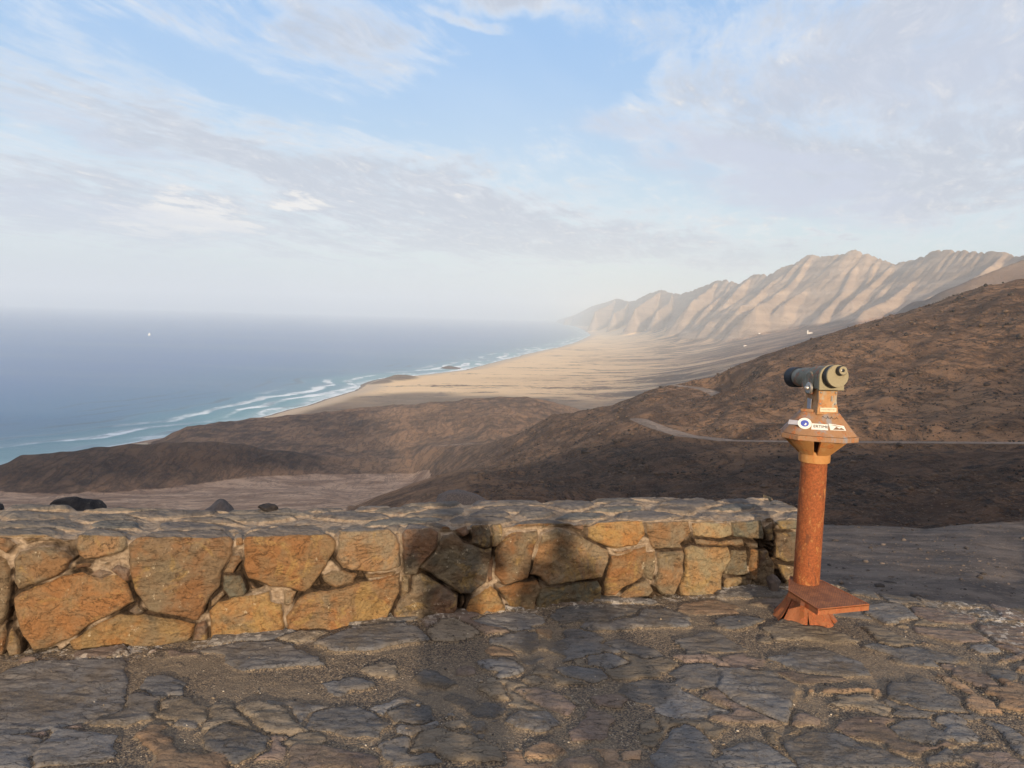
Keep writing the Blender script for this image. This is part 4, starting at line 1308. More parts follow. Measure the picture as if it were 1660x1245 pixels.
# ================================================================== THE TELESCOPE
class MB:
    """collects simple solids and links them as one mesh object"""
    def __init__(self):
        self.v, self.f = [], []

    def add(self, vs, fs):
        n = len(self.v)
        self.v += [tuple(map(float, p)) for p in vs]
        self.f += [[i + n for i in f] for f in fs]
        return self

    def prism(self, poly, z0, z1, top=None):
        """poly: list of (x, y); top: other outline for z1"""
        n = len(poly)
        top = top or poly
        vs = [(x, y, z0) for x, y in poly] + [(x, y, z1) for x, y in top]
        fs = [[i, (i + 1) % n, n + (i + 1) % n, n + i] for i in range(n)] + [list(range(n))[::-1], list(range(n, 2 * n))]
        return self.add(vs, fs)

    def lathe(self, prof, n=40, M=None, cap=True):
        """prof: list of (radius, height) about z, M: 4x4 placing it"""
        vs = []
        for r, h in prof:
            for k in range(n):
                a = 2 * math.pi * k / n
                vs.append(Vector((r * math.cos(a), r * math.sin(a), h)))
        if M is not None:
            vs = [M @ v for v in vs]
        fs = []
        for j in range(len(prof) - 1):
            for k in range(n):
                k2 = (k + 1) % n
                fs.append([j * n + k, j * n + k2, (j + 1) * n + k2, (j + 1) * n + k])
        if cap:
            fs += [list(range(n))[::-1], list(range((len(prof) - 1) * n, len(prof) * n))]
        return self.add(vs, fs)

    def extrude(self, outline, depth0, depth1, O, U, V, W, scale1=1.0):
        """outline in the (U, V) plane at O, pushed along W"""
        O, U, V, W = map(Vector, (O, U, V, W))
        n = len(outline)
        vs = [O + U * a + V * b_ + W * depth0 for a, b_ in outline] + [O + U * a * scale1 + V * b_ * scale1 + W * depth1 for a, b_ in outline]
        fs = [[i, (i + 1) % n, n + (i + 1) % n, n + i] for i in range(n)] + [list(range(n))[::-1], list(range(n, 2 * n))]
        return self.add(vs, fs)

    def build(self, name, mat, parent=None, bevel=0.0, seg=2, smooth=True, label=None):
        o = mesh_obj(name, np.array(self.v), self.f, mat, parent, smooth=False)
        bm = __import__('bmesh').new()
        bm.from_mesh(o.data)
        __import__('bmesh').ops.recalc_face_normals(bm, faces=bm.faces)
        bm.to_mesh(o.data)
        bm.free()
        if smooth:
            o.data.polygons.foreach_set('use_smooth', np.ones(len(o.data.polygons), dtype=bool))
            try:
                o.data.set_sharp_from_angle(angle=math.radians(35))
            except Exception:
                pass
        if bevel:
            m = o.modifiers.new('bevel', 'BEVEL')
            m.width = bevel
            m.segments = seg
            m.limit_method = 'ANGLE'
            m.angle_limit = math.radians(35)
        if label:
            o['label'] = label
        return o


def mat_rust(name, base, rust=(0.26, 0.085, 0.028), amount=0.5, scale=14.0, second=None, rough=0.62):
    m, b = new_mat(name)
    p = b.obj()
    n1 = b.noise(b.scale(p, (1, 1, 0.6)), scale, 7, 0.72, 0.2)
    n2 = b.noise(p, scale * 5, 6, 0.72)
    n3 = b.noise(b.scale(p, (1.0, 1.0, 0.25)), scale * 1.8, 5, 0.65)
    lo = 0.72 - 0.4 * amount
    r = b.ramp(b.math('ADD', b.math('MULTIPLY', n1, 0.75), b.math('MULTIPLY', n2, 0.28)), lo - 0.02, lo + 0.04)
    rc = b.mix(b.ramp(n2, 0.34, 0.66), rust, tuple(min(1, c * 1.9) for c in rust))
    rc = b.mix(b.math('MULTIPLY', b.ramp(n3, 0.56, 0.66), 0.7), rc, (0.10, 0.038, 0.020))
    bc = b.mix(b.math('MULTIPLY', b.ramp(n2, 0.4, 0.7), 0.35), base, tuple(c * 0.6 for c in base))
    if second:
        bc = b.mix(b.ramp(b.noise(b.scale(p, (1, 1, 0.45)), scale * 0.9, 7, 0.72, 0.2), 0.50, 0.64), bc, second)
    col = b.mix(r, bc, rc)
    h = b.math('ADD', b.math('MULTIPLY', n2, 0.0016), b.math('MULTIPLY', r, 0.0012))
    b.surface(col, b.math('ADD', rough, b.math('MULTIPLY', r, 0.2)), b.bump(h, 0.9, 1.0), spec=0.35)
    return m


def mat_plain_col(name, col, rough=0.5, metal=0.0, var=0.25, scale=40.0, spec=0.4):
    m, b = new_mat(name)
    p = b.obj()
    n = b.noise(p, scale, 5, 0.65)
    c = b.mix(b.math('MULTIPLY', b.ramp(n, 0.35, 0.7), var), col, tuple(x * 0.45 for x in col))
    b.surface(c, rough, b.bump(n, 0.3, 0.002), metal=metal, spec=spec)
    return m


def mat_tread():
    m, b = new_mat('rusty_tread_plate')
    p = b.obj()
    rot = b.n('ShaderNodeVectorRotate', rotation_type='Z_AXIS')
    b.put(rot.inputs['Vector'], p)
    rot.inputs['Angle'].default_value = math.radians(50)
    sx = b.n('ShaderNodeSeparateXYZ')
    b.put(sx.inputs[0], rot.outputs[0])
    a = b.math('SINE', b.math('MULTIPLY', sx.outputs[0], 420.0))
    c = b.math('SINE', b.math('MULTIPLY', sx.outputs[1], 420.0))
    pat = b.ramp(b.math('MULTIPLY', a, c), 0.1, 0.5)
    n = b.noise(p, 22.0, 6, 0.7)
    n2 = b.noise(p, 90.0, 4, 0.7)
    col = b.mix(b.ramp(n, 0.35, 0.65), (0.20, 0.075, 0.035), (0.34, 0.135, 0.055))
    col = b.mix(b.math('MULTIPLY', b.ramp(n2, 0.5, 0.7), 0.4), col, (0.13, 0.07, 0.06))
    col = b.mix(b.math('MULTIPLY', pat, 0.6), col, (0.12, 0.055, 0.035))
    b.surface(col, 0.8, b.bump(b.math('ADD', pat, n2), 0.8, 0.003), spec=0.3)
    return m


def text_mesh(body, size, name, mat, parent, O, U, V, extr=0.0006):
    cu = bpy.data.curves.new(name, 'FONT')
    cu.body = body
    cu.size = size
    cu.extrude = extr
    cu.align_x = 'CENTER'
    cu.align_y = 'CENTER'
    tmp = bpy.data.objects.new(name + '_tmp', cu)
    COL.objects.link(tmp)
    dg = bpy.context.evaluated_depsgraph_get()
    me = bpy.data.meshes.new_from_object(tmp.evaluated_get(dg))
    bpy.data.objects.remove(tmp)
    U, V = Vector(U), Vector(V)
    W = U.cross(V)
    M = Matrix(((U.x, V.x, W.x, O[0]), (U.y, V.y, W.y, O[1]), (U.z, V.z, W.z, O[2]), (0, 0, 0, 1)))
    me.transform(M)
    me.materials.append(mat)
    me.name = name
    o = bpy.data.objects.new(name, me)
    COL.objects.link(o)
    o.parent = parent
    return o


def build_telescope():
    bx_, by_ = on_ground(1303, 1003)
    az = math.atan2(bx_, by_)
    gz = 0.0
    root = empty('viewing_telescope', (bx_, by_, gz), 'rusty orange pay telescope on a steel post with step plate beside the wall end', 'telescope', rz=-az)
    M_pipe = mat_rust('rusted_post_paint', (0.38, 0.150, 0.048), rust=(0.17, 0.050, 0.016), amount=0.68, scale=20.0, second=(0.46, 0.20, 0.06))
    M_base = mat_rust('rust_red_base', (0.34, 0.125, 0.050), rust=(0.24, 0.075, 0.030), amount=0.5, scale=18.0)
    M_orange = mat_rust('ochre_orange_metal', (0.46, 0.225, 0.075), rust=(0.30, 0.115, 0.035), amount=0.40, scale=12.0, second=(0.52, 0.33, 0.16))
    M_disc = mat_rust('worn_brown_grey_plate', (0.31, 0.17, 0.085), rust=(0.26, 0.095, 0.035), amount=0.40, scale=16.0, second=(0.24, 0.23, 0.235))
    M_neck = mat_rust('neck_metal', (0.40, 0.215, 0.09), rust=(0.26, 0.105, 0.04), amount=0.42, scale=20.0, second=(0.33, 0.31, 0.25))
    M_grey = mat_rust('chipped_grey_green_paint', (0.17, 0.165, 0.125), rust=(0.20, 0.085, 0.05), amount=0.40, scale=22.0, second=(0.27, 0.255, 0.205))
    M_cream = mat_rust('yellow_grey_casting', (0.27, 0.235, 0.150), rust=(0.24, 0.17, 0.09), amount=0.25, scale=30.0)
    M_black = mat_plain_col('black_rubber', (0.03, 0.028, 0.03), 0.6)
    M_blue = mat_rust('blue_taped_hood', (0.016, 0.018, 0.024), rust=(0.03, 0.055, 0.13), amount=0.22, scale=30.0) if True else mat_plain_col('blue_tape', (0.035, 0.075, 0.22), 0.4, var=0.8, scale=60)
    M_steel = mat_plain_col('dull_steel', (0.42, 0.40, 0.37), 0.35, metal=0.7)
    M_white = mat_plain_col('white_sticker', (0.72, 0.70, 0.64), 0.5, var=0.15)
    M_glass = mat_plain_col('lens_glass', (0.02, 0.025, 0.03), 0.08, spec=0.8, var=0.0)
    M_ink = mat_plain_col('black_ink', (0.02, 0.02, 0.02), 0.6)
    M_bluei = mat_plain_col('blue_print', (0.07, 0.10, 0.42), 0.5)
    M_lbl = mat_plain_col('grey_label', (0.34, 0.34, 0.38), 0.5)
    # flared foot of cut and spread steel petals
    rr = random.Random(3)
    for a0, a1 in ((-97, -50), (-37, 6), (13, 66), (80, 128), (141, 190), (203, 252)):
        mb = MB()
        nA, nR = 9, 8
        vs, fs = [], []
        lean = rr.uniform(-0.01, 0.01)
        for side in (0, 1):
            for j in range(nR):
                t = j / (nR - 1)
                r = 0.083 + 0.105 * t ** 1.5 + lean * t - 0.006 * side
                z = 0.175 * (1 - t) ** 1.0 - 0.012 - 0.004 * side
                for i in range(nA):
                    u = i / (nA - 1)
                    mid, hw = (a0 + a1) / 2, (a1 - a0) / 2
                    wd = 1.28 - 0.28 * t
                    a = math.radians(mid + (u * 2 - 1) * hw * min(wd, 1.25))
                    flat = math.cos(math.radians(hw)) / math.cos((u * 2 - 1) * math.radians(hw))
                    rad = r * ((1 - t) + t * (0.5 + 0.5 * flat)) + (0.008 * math.sin(u * 9 + a0) * t)
                    vs.append((rad * math.sin(a), -rad * math.cos(a), max(z, -0.015)))
        N = nA * nR
        for j in range(nR - 1):
            for i in range(nA - 1):
                q = [j * nA + i, j * nA + i + 1, (j + 1) * nA + i + 1, (j + 1) * nA + i]
                fs.append(q)
                fs.append([x + N for x in q][::-1])
        edge = [i for i in range(nA)] + [j * nA + nA - 1 for j in range(1, nR)] + [(nR - 1) * nA + i for i in range(nA - 2, -1, -1)] + [j * nA for j in range(nR - 2, 0, -1)]
        for k in range(len(edge)):
            a_, b_ = edge[k], edge[(k + 1) % len(edge)]
            fs.append([a_, a_ + N, b_ + N, b_])
        mb.add(vs, fs).build('foot_petal', M_base, root)
    MB().lathe([(0.080, 0.10), (0.086, 0.13), (0.086, 0.19), (0.080, 0.195)], 40).build('foot_collar', M_base, root)
    # step
    st = [(-0.088, -0.02), (-0.085, 0.055), (0.080, 0.062), (0.300, -0.215), (0.062, -0.405), (-0.083, -0.19)]
    sp = MB().prism(st, 0.198, 0.207).build('step_plate', mat_tread(), root, bevel=0.0015)
    ed = MB()
    for (x0, y0), (x1, y1) in zip(st, st[1:] + st[:1]):
        d = Vector((x1 - x0, y1 - y0, 0)).normalized()
        nn = Vector((d.y, -d.x, 0)) * 0.004
        ed.prism([(x0, y0), (x1, y1), (x1 + nn.x, y1 + nn.y), (x0 + nn.x, y0 + nn.y)], 0.176, 0.2095)
    ed.build('step_rim', M_base, sp)
    MB().prism([(-0.02, -0.30), (0.0, -0.30), (0.0, 0.0), (-0.02, 0.0)], 0.11, 0.197, [(-0.02, -0.36), (0.0, -0.36), (0.0, 0.0), (-0.02, 0.0)]).build('step_bracket', M_base, sp)
    # post
    MB().lathe([(0.068, 0.12), (0.068, 0.30), (0.0676, 0.50), (0.068, 0.70), (0.067, 0.885)], 48).build('post', M_pipe, root)
    MB().lathe([(0.066, 0.866), (0.078, 0.868), (0.080, 0.875), (0.080, 0.925), (0.074, 0.93)], 40).build('post_collar', M_orange, root)
    for a0, a1 in ((-100, -78), (-52, -3), (9, 62), (70, 110), (125, 165), (180, 222), (236, 258)):
        P0 = [math.radians(a0), math.radians(a1)]
        mb = MB()
        n = 4
        ring = []
        for rad, z in ((0.060, 0.912), (0.082, 0.912), (0.172, 0.9975), (0.130, 0.9975)):
            for k in range(n + 1):
                a = P0[0] + (P0[1] - P0[0]) * k / n
                q = 1.0
                ring.append((rad * q * math.sin(a), -rad * q * math.cos(a), z))
        m_ = n + 1
        fs = []
        for j in range(4):
            for k in range(n):
                j2 = (j + 1) % 4
                fs.append([j * m_ + k, j * m_ + k + 1, j2 * m_ + k + 1, j2 * m_ + k])
        fs.append([j * m_ for j in range(4)])
        fs.append([j * m_ + n for j in range(4)][::-1])
        mb.add(ring, fs).build('bracket_arm', M_orange, root, bevel=0.0015)
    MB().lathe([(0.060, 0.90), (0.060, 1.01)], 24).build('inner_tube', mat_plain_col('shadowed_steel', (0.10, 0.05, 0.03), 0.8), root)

    # faceted head plate
    def octo(hx, hy, cx, cy, c, ang):
        pts = [(-hx + c, -hy), (hx - c, -hy), (hx, -hy + c), (hx, hy - c), (hx - c, hy), (-hx + c, hy), (-hx, hy - c), (-hx, -hy + c)]
        ca, sa = math.cos(ang), math.sin(ang)
        return [(cx + x * ca - y * sa, cy + x * sa + y * ca) for x, y in pts]
    ang = math.radians(4)
    o1 = octo(0.188, 0.172, 0.012, 0.0, 0.080, ang)
    o2 = octo(0.182, 0.166, 0.012, 0.0, 0.077, ang)
    o3 = octo(0.093, 0.085, 0.012, 0.012, 0.020, ang)
    hd = MB().prism(o1, 0.998, 1.024).prism(o2, 1.0255, 1.138, o3)
    head = hd.build('head_plate', M_disc, root, bevel=0.003)
    # stickers on the sloping front face
    ca, sa = math.cos(ang), math.sin(ang)
    fU = Vector((ca, sa, 0))
    p_lo = Vector((0.012 + 0.166 * sa, -0.166 * ca, 1.0255))
    p_hi = Vector((0.012 + 0.085 * sa, 0.012 - 0.085 * ca, 1.138))
    fV = (p_hi - p_lo).normalized()
    fW = fU.cross(fV).normalized()
    L = (p_hi - p_lo).length

    def on_face(x, t, lift=0.001):
        return p_lo + fU * (x - 0.012) + fV * (L * t) + fW * lift

    def disc(r, n=32):
        return [(r * math.cos(2 * math.pi * k / n), r * math.sin(2 * math.pi * k / n)) for k in range(n)]
    s1 = MB().extrude(disc(0.034), 0, 0.0008, on_face(-0.066, 0.50), fU, fV, fW).build('round_sticker', M_white, head, smooth=False, label='round white sticker with a blue disc')
    MB().extrude([(x * 1.0, y) for x, y in disc(0.020)], 0.0010, 0.0016, on_face(-0.066, 0.50), fU, fV, fW).build('blue_disc', M_bluei, s1, smooth=False)
    MB().extrude([(-0.004, -0.010), (0.006, -0.012), (0.010, -0.002), (0.004, 0.004), (0.001, -0.004)], 0.0018, 0.0022, on_face(-0.066, 0.50), fU, fV, fW).build('sticker_figure', M_white, s1, smooth=False)
    s2 = MB().extrude([(-0.044, -0.019), (0.036, -0.018), (0.037, 0.017), (-0.041, 0.018)], 0, 0.0008, on_face(0.010, 0.40), fU, fV, fW).build('lettered_sticker', M_white, head, smooth=False, label='torn white sticker with dark capital letters')
    text_mesh('ERTIME', 0.0225, 'sticker_lettering', M_ink, s2, on_face(0.012, 0.40, 0.0028), fU, fV)
    s3 = MB().extrude([(-0.043, 0.020), (-0.034, -0.019), (0.040, -0.016), (0.030, 0.012)][::-1], 0, 0.0008, on_face(0.092, 0.42), fU, fV, fW).build('picture_sticker', M_white, head, smooth=False, label='white picture sticker with brown shapes')
    pk = MB()
    pk.extrude([(-0.022, -0.015), (0.034, -0.013), (0.018, 0.0), (0.008, -0.007), (-0.006, 0.003)], 0.001, 0.0016, on_face(0.092, 0.42), fU, fV, fW)
    pk.extrude([(-0.032, 0.012), (-0.008, 0.006), (0.022, 0.006), (-0.006, 0.011)], 0.001, 0.0016, on_face(0.092, 0.42), fU, fV, fW)
    pk.build('printed_picture', mat_plain_col('brown_print', (0.20, 0.12, 0.07), 0.6), s3, smooth=False)
    scr = MB()
    rs = random.Random(11)
    x = 0.018
    prev = on_face(x, 0.82, 0.0012)
    while x < 0.093:
        x += rs.uniform(0.003, 0.0055)
        nx = on_face(x, 0.82 + rs.choice([-1, 1]) * rs.uniform(0.02, 0.065), 0.0012)
        dv = (nx - prev).normalized()
        sd = dv.cross(fW) * 0.0011
        scr.add([prev - sd, prev + sd, nx + sd, nx - sd], [[0, 1, 2, 3]])
        prev = nx
    scr.build('scrawled_writing', M_ink, head, smooth=False)
    MB().extrude([(-0.03, -0.013), (0.022, -0.014), (0.026, 0.012), (-0.025, 0.015)], 0, 0.0007, on_face(-0.118, 0.52, 0.001), fU, fV, fW).build('old_label', M_lbl, head, smooth=False, label='faded grey label')
    MB().prism([(-0.085, -0.055), (-0.02, -0.066), (-0.01, -0.03), (-0.075, -0.02)], 1.134, 1.152).build('coin_box_lid', M_disc, head, bevel=0.006)

    # yoke and tube
    HA = math.radians(27)
    h = Vector((-math.sin(HA), math.cos(HA), 0))
    w = Vector((math.cos(HA), math.sin(HA), 0))
    up = Vector((0, 0, 1))
    c0 = Vector((0.013, 0.0, 0))
    nk = MB()

    def ring_box(levels):
        vs, fs = [], []
        for z, hw_, d0, d1, off in levels:
            for a_, b_ in ((-hw_, d0), (hw_, d0), (hw_, d1), (-hw_, d1)):
                vs.append(c0 + w * (a_ + off) + h * b_ + up * z)
        for j in range(len(levels) - 1):
            for k in range(4):
                k2 = (k + 1) % 4
                fs.append([j * 4 + k, j * 4 + k2, (j + 1) * 4 + k2, (j + 1) * 4 + k])
        fs += [[3, 2, 1, 0], [len(vs) - 4, len(vs) - 3, len(vs) - 2, len(vs) - 1]]
        return vs, fs
    nk.add(*ring_box([(1.130, 0.060, -0.080, 0.085, 0.002), (1.138, 0.057, -0.080, 0.083, 0.002), (1.170, 0.055, -0.078, 0.080, 0.002), (1.178, 0.052, -0.074, 0.078, 0.002), (1.205, 0.049, -0.070, 0.074, 0.003), (1.262, 0.052, -0.074, 0.078, 0.0)]))
    neck = nk.build('neck', M_neck, root, bevel=0.004)
    pl = MB().extrude([(-0.044, -0.0105), (0.044, -0.0105), (0.044, 0.0105), (-0.044, 0.0105)], 0, 0.002, c0 + w * 0.002 - h * 0.0805 + up * 1.156, w, up, -h).build('name_plate', mat_plain_col('ivory_plate', (0.62, 0.56, 0.42), 0.5), neck, smooth=False, label='small ivory plate with worn lettering')
    mk = MB()
    rs = random.Random(5)
    for k in range(11):
        x = -0.036 + k * 0.0070
        hh = rs.choice([0.003, 0.0042, 0.0036])
        mk.extrude([(x, -hh), (x + 0.0022, -hh), (x + 0.0022, hh), (x, hh)], 0.0022, 0.0027, c0 + w * 0.002 - h * 0.0805 + up * 1.156, w, up, -h)
        mk.extrude([(x + 0.0022, hh - 0.0016), (x + 0.0048, hh - 0.0016), (x + 0.0048, hh), (x + 0.0022, hh)], 0.0022, 0.0027, c0 + w * 0.002 - h * 0.0805 + up * 1.156, w, up, -h)
    mk.build('worn_lettering', mat_plain_col('faded_ink', (0.22, 0.20, 0.16), 0.7), pl, smooth=False)
    # steel patch on the shaded cheek of the neck
    MB().extrude([(-0.022, -0.034), (0.020, -0.034), (0.020, 0.034), (-0.022, 0.034)], 0.001, 0.003, c0 - w * 0.0535 + h * 0.015 + up * 1.170, h, up, -w).build('side_label', M_lbl, neck, smooth=False, label='pale grey label on the side')
    # yoke arm on the left with its pivot
    arm = [(-0.018, -0.072), (-0.030, -0.04)] + [(0.048 * math.cos(a), 0.048 * math.sin(a)) for a in np.linspace(math.pi * 1.10, -math.pi * 0.12, 16)] + [(0.046, -0.04), (0.036, -0.072)]
    O = c0 + h * 0.01 + up * 1.300
    MB().extrude(arm, 0.046, 0.068, O, h, up, -w).build('yoke_arm', M_grey, root, bevel=0.006, seg=3)
    MB().extrude([(x * 0.9, y * 0.6 + 0.01) for x, y in arm], 0.046, 0.066, O, -h, up, w).build('yoke_arm', M_grey, root, bevel=0.006, seg=3)
    Mk = Matrix.Translation(c0 - w * 0.066 - h * 0.010 + up * 1.262) @ Matrix(((h.x, 0, -w.x, 0), (h.y, 0, -w.y, 0), (0, 1, 0, 0), (0, 0, 0, 1)))
    kn = MB().lathe([(0.031, 0.0), (0.031, 0.010), (0.028, 0.014), (0.014, 0.015)], 32, Mk).build('pivot_washer', M_steel, root)
    MB().lathe([(0.012, 0.014), (0.012, 0.024), (0.008, 0.030), (0.003, 0.032)], 20, Mk).build('pivot_bolt', M_steel, kn)
    for k in range(6):
        a = 2 * math.pi * (k + 0.35) / 6
        MB().lathe([(0.0075, -0.010), (0.0075, -0.002), (0.004, 0.0)], 6, Matrix.Translation((0.088 * math.sin(a), -0.088 * math.cos(a), 0.20))).build('foot_bolt', M_base, root)
    for sx_, sz_ in ((-0.040, 1.245), (0.040, 1.245), (-0.040, 1.186), (0.040, 1.186)):
        Mb = Matrix.Translation(c0 + w * (sx_ + 0.001) - h * 0.0745 + up * sz_) @ Matrix(((w.x, 0, -h.x, 0), (w.y, 0, -h.y, 0), (0, 1, 0, 0), (0, 0, 0, 1)))
        MB().lathe([(0.005, -0.003), (0.005, 0.002), (0.003, 0.0035)], 12, Mb).build('bolt', M_steel, neck)
    MB().extrude([(-0.004, -0.014), (0.004, -0.014), (0.004, 0.014), (-0.004, 0.014)], 0.001, 0.003, c0 + w * 0.022 - h * 0.073 + up * 1.214, w, up, -h).build('coin_slot', M_steel, neck)
    # tube, tipped a little down towards the bay
    tilt = math.radians(-4.5)
    ht = (h * math.cos(tilt) + up * math.sin(tilt)).normalized()
    ut = w.cross(ht).normalized()
    C = c0 + up * 1.318

    def along(s):
        return C + ht * s
    bodyo = [(-0.062, -0.060), (0.062, -0.060), (0.062, 0.0)] + [(0.062 * math.cos(a), 0.062 * math.sin(a)) for a in np.linspace(0.12, math.pi - 0.12, 14)] + [(-0.062, 0.0)]
    body = MB().extrude(bodyo, -0.085, 0.03, C, w, ut, ht).extrude([(x * 0.985, y * 0.985) for x, y in bodyo], 0.029, 0.125, C, w, ut, ht, 0.87).build('telescope_body', M_grey, root, bevel=0.004)
    pe = [(-0.067, -0.066), (0.067, -0.066), (0.067, 0.0)] + [(0.067 * math.cos(a), 0.066 * math.sin(a)) for a in np.linspace(0.12, math.pi - 0.12, 14)] + [(-0.067, 0.0)]
    MB().extrude(pe, -0.104, -0.084, C, w, ut, ht).build('end_plate', M_cream, root, bevel=0.003)
    Mt = Matrix(((w.x, ut.x, ht.x, C.x), (w.y, ut.y, ht.y, C.y), (w.z, ut.z, ht.z, C.z), (0, 0, 0, 1)))
    MB().lathe([(0.050, 0.10), (0.053, 0.13), (0.053, 0.20), (0.050, 0.205), (0.050, 0.30)], 40, Mt).build('barrel', M_grey, root)
    hood = MB().lathe([(0.050, 0.255), (0.0565, 0.262), (0.0575, 0.335), (0.052, 0.337), (0.050, 0.322)], 40, Mt, cap=False).build('lens_hood', M_blue, root)
    MB().lathe([(0.049, 0.318), (0.001, 0.321)], 32, Mt).build('objective_lens', M_glass, hood)
    Md = Mt @ Matrix.Translation((0.002, 0.008, 0))
    MB().lathe([(0.056, -0.150), (0.056, -0.100)], 44, Md).build('rubber_drum', M_black, root)
    MB().lathe([(0.0565, -0.158), (0.0575, -0.156), (0.0575, -0.146), (0.055, -0.144)], 44, Md).build('drum_cover', M_cream, root)
    Me = Mt @ Matrix.Translation((0.012, 0.036, 0))
    ey = MB().lathe([(0.023, -0.157), (0.0245, -0.162), (0.0245, -0.186), (0.0225, -0.188)], 32, Me).build('eyepiece', M_black, root)
    MB().lathe([(0.0205, -0.1885), (0.021, -0.191), (0.010, -0.191), (0.008, -0.188)], 32, Me, cap=False).build('eyepiece_ring', M_cream, ey)
    MB().lathe([(0.0085, -0.1885), (0.001, -0.1905)], 20, Me).build('eyepiece_lens', M_glass, ey)


build_telescope()


# ================================================================== STONES
_ICO = None


def ico():
    global _ICO
    if _ICO is None:
        import bmesh
        bm = bmesh.new()
        bmesh.ops.create_icosphere(bm, subdivisions=1, radius=1.0)
        v1 = np.array([v.co[:] for v in bm.verts])
        f1 = np.array([[v.index for v in f.verts] for f in bm.faces])
        bm.free()
        bm = bmesh.new()
        bmesh.ops.create_icosphere(bm, subdivisions=4, radius=1.0)
        v2 = np.array([v.co[:] for v in bm.verts])
        f2 = np.array([[v.index for v in f.verts] for f in bm.faces])
        bm.free()
        _ICO = (v1, f1, v2, f2)
    return _ICO


def mat_boulder(name, dark, light):
    m, b = new_mat(name)
    p = b.obj()
    n1 = b.noise(p, 6.0, 6, 0.65, 0.6)
    n2 = b.noise(p, 40.0, 6, 0.7)
    col = b.mix(b.ramp(n1, 0.4, 0.62), dark, light)
    col = b.mix(b.math('MULTIPLY', b.ramp(n2, 0.62, 0.72), 0.6), col, (0.30, 0.26, 0.21))
    b.surface(col, 0.9, b.bump(b.math('ADD', n1, b.math('MULTIPLY', n2, 0.3)), 0.9, 0.02), spec=0.2)
    return m


def boulder(px, py_top, dist, width, height, depth, label, mat, seed, lo=0.55):
    v1, f1, v2, f2 = ico()
    x, y, ztop = at_dist(px, py_top, dist)
    r = np.random.default_rng(seed)
    v = v2.copy()
    nrm = v2.copy()
    # cut by random planes for a broken outline
    for _ in range(16):
        n = r.normal(size=3)
        n /= np.linalg.norm(n)
        c = r.uniform(lo, 0.9)
        d = v @ n
        v = v - np.clip(d - c, 0, None)[:, None] * n * 0.92
    v = v * (1 + 0.10 * fbm(nrm[:, 0] * 2 + seed, nrm[:, 1] * 2 + nrm[:, 2] * 1.7, 4, seed)[:, None])
    v = v / np.abs(v).max(0)
    v = v * np.array([width / 2, depth / 2, height / 2])
    o = mesh_obj('boulder', v, f2, mat)
    o.location = (x, y, ztop - height / 2 * 0.97)
    o.rotation_euler = (0, 0, r.uniform(-0.4, 0.4))
    return tag(o, label, 'boulder', 'boulders along the wall')


BK = mat_boulder('black_lava', (0.022, 0.020, 0.021), (0.055, 0.048, 0.045))
GY = mat_boulder('grey_brown_rock', (0.10, 0.082, 0.075), (0.17, 0.135, 0.115))
boulder(128, 808, 6.3, 0.56, 0.62, 0.5, 'large jagged black boulder just beyond the wall top, left of the grey one', BK, 3)
boulder(78, 820, 6.2, 0.34, 0.5, 0.4, 'low black wedge of rock leaning on the left flank of the large black boulder', BK, 15)
boulder(356, 812, 6.8, 0.36, 0.66, 0.34, 'rounded grey brown boulder rising behind the wall top', GY, 5, 0.80)
boulder(-8, 812, 6.0, 0.14, 0.60, 0.3, 'black rock cut off by the left edge of the view, behind the wall', BK, 8)
boulder(434, 817, 4.36, 0.112, 0.052, 0.09, 'small dark loose stone lying on the back edge of the wall top', BK, 9)
boulder(1256, 930, 4.72, 0.085, 0.13, 0.10, 'small grey stone at the foot of the wall beside the telescope post', GY, 12)
boulder(740, 796, 95.0, 9.0, 5.0, 6.0, 'broad dark outcrop on the slope seen just over the middle of the wall', GY, 21)


def scatter(name, pts, sizes, mat, seed, label, kind='stuff', cat=None, squash=0.65):
    v1, f1, _, _ = ico()
    r = np.random.default_rng(seed)
    n, k = len(pts), len(v1)
    V = v1[None] * (1 + 0.28 * r.uniform(-1, 1, (n, k, 1)))
    V = V * (np.array([1, 1, squash])[None, None] * (1 + 0.35 * r.uniform(-1, 1, (n, 1, 3)))) * sizes[:, None, None]
    a = r.uniform(0, 6.28, n)
    ca, sa = np.cos(a)[:, None], np.sin(a)[:, None]
    X = V[..., 0] * ca - V[..., 1] * sa
    Y = V[..., 0] * sa + V[..., 1] * ca
    V = np.stack([X, Y, V[..., 2]], -1) + pts[:, None]
    Fc = (f1[None] + (np.arange(n) * k)[:, None, None]).reshape(-1, 3)
    o = mesh_obj(name, V.reshape(-1, 3), Fc, mat, smooth=False)
    return tag(o, label, cat or name, kind=kind)


def mat_rubble():
    m, b = new_mat('lava_rubble')
    p = b.pos()
    n0 = b.noise(p, 0.06, 3)
    n1 = b.noise(p, 0.7, 2)
    col = b.mix(b.ramp(n0, 0.4, 0.6), (0.035, 0.030, 0.028), (0.115, 0.080, 0.058))
    col = b.mix(b.math('MULTIPLY', b.ramp(n1, 0.60, 0.72), 0.7), col, (0.21, 0.15, 0.105))
    b.surface(col, 0.95, spec=0.1)
    return m


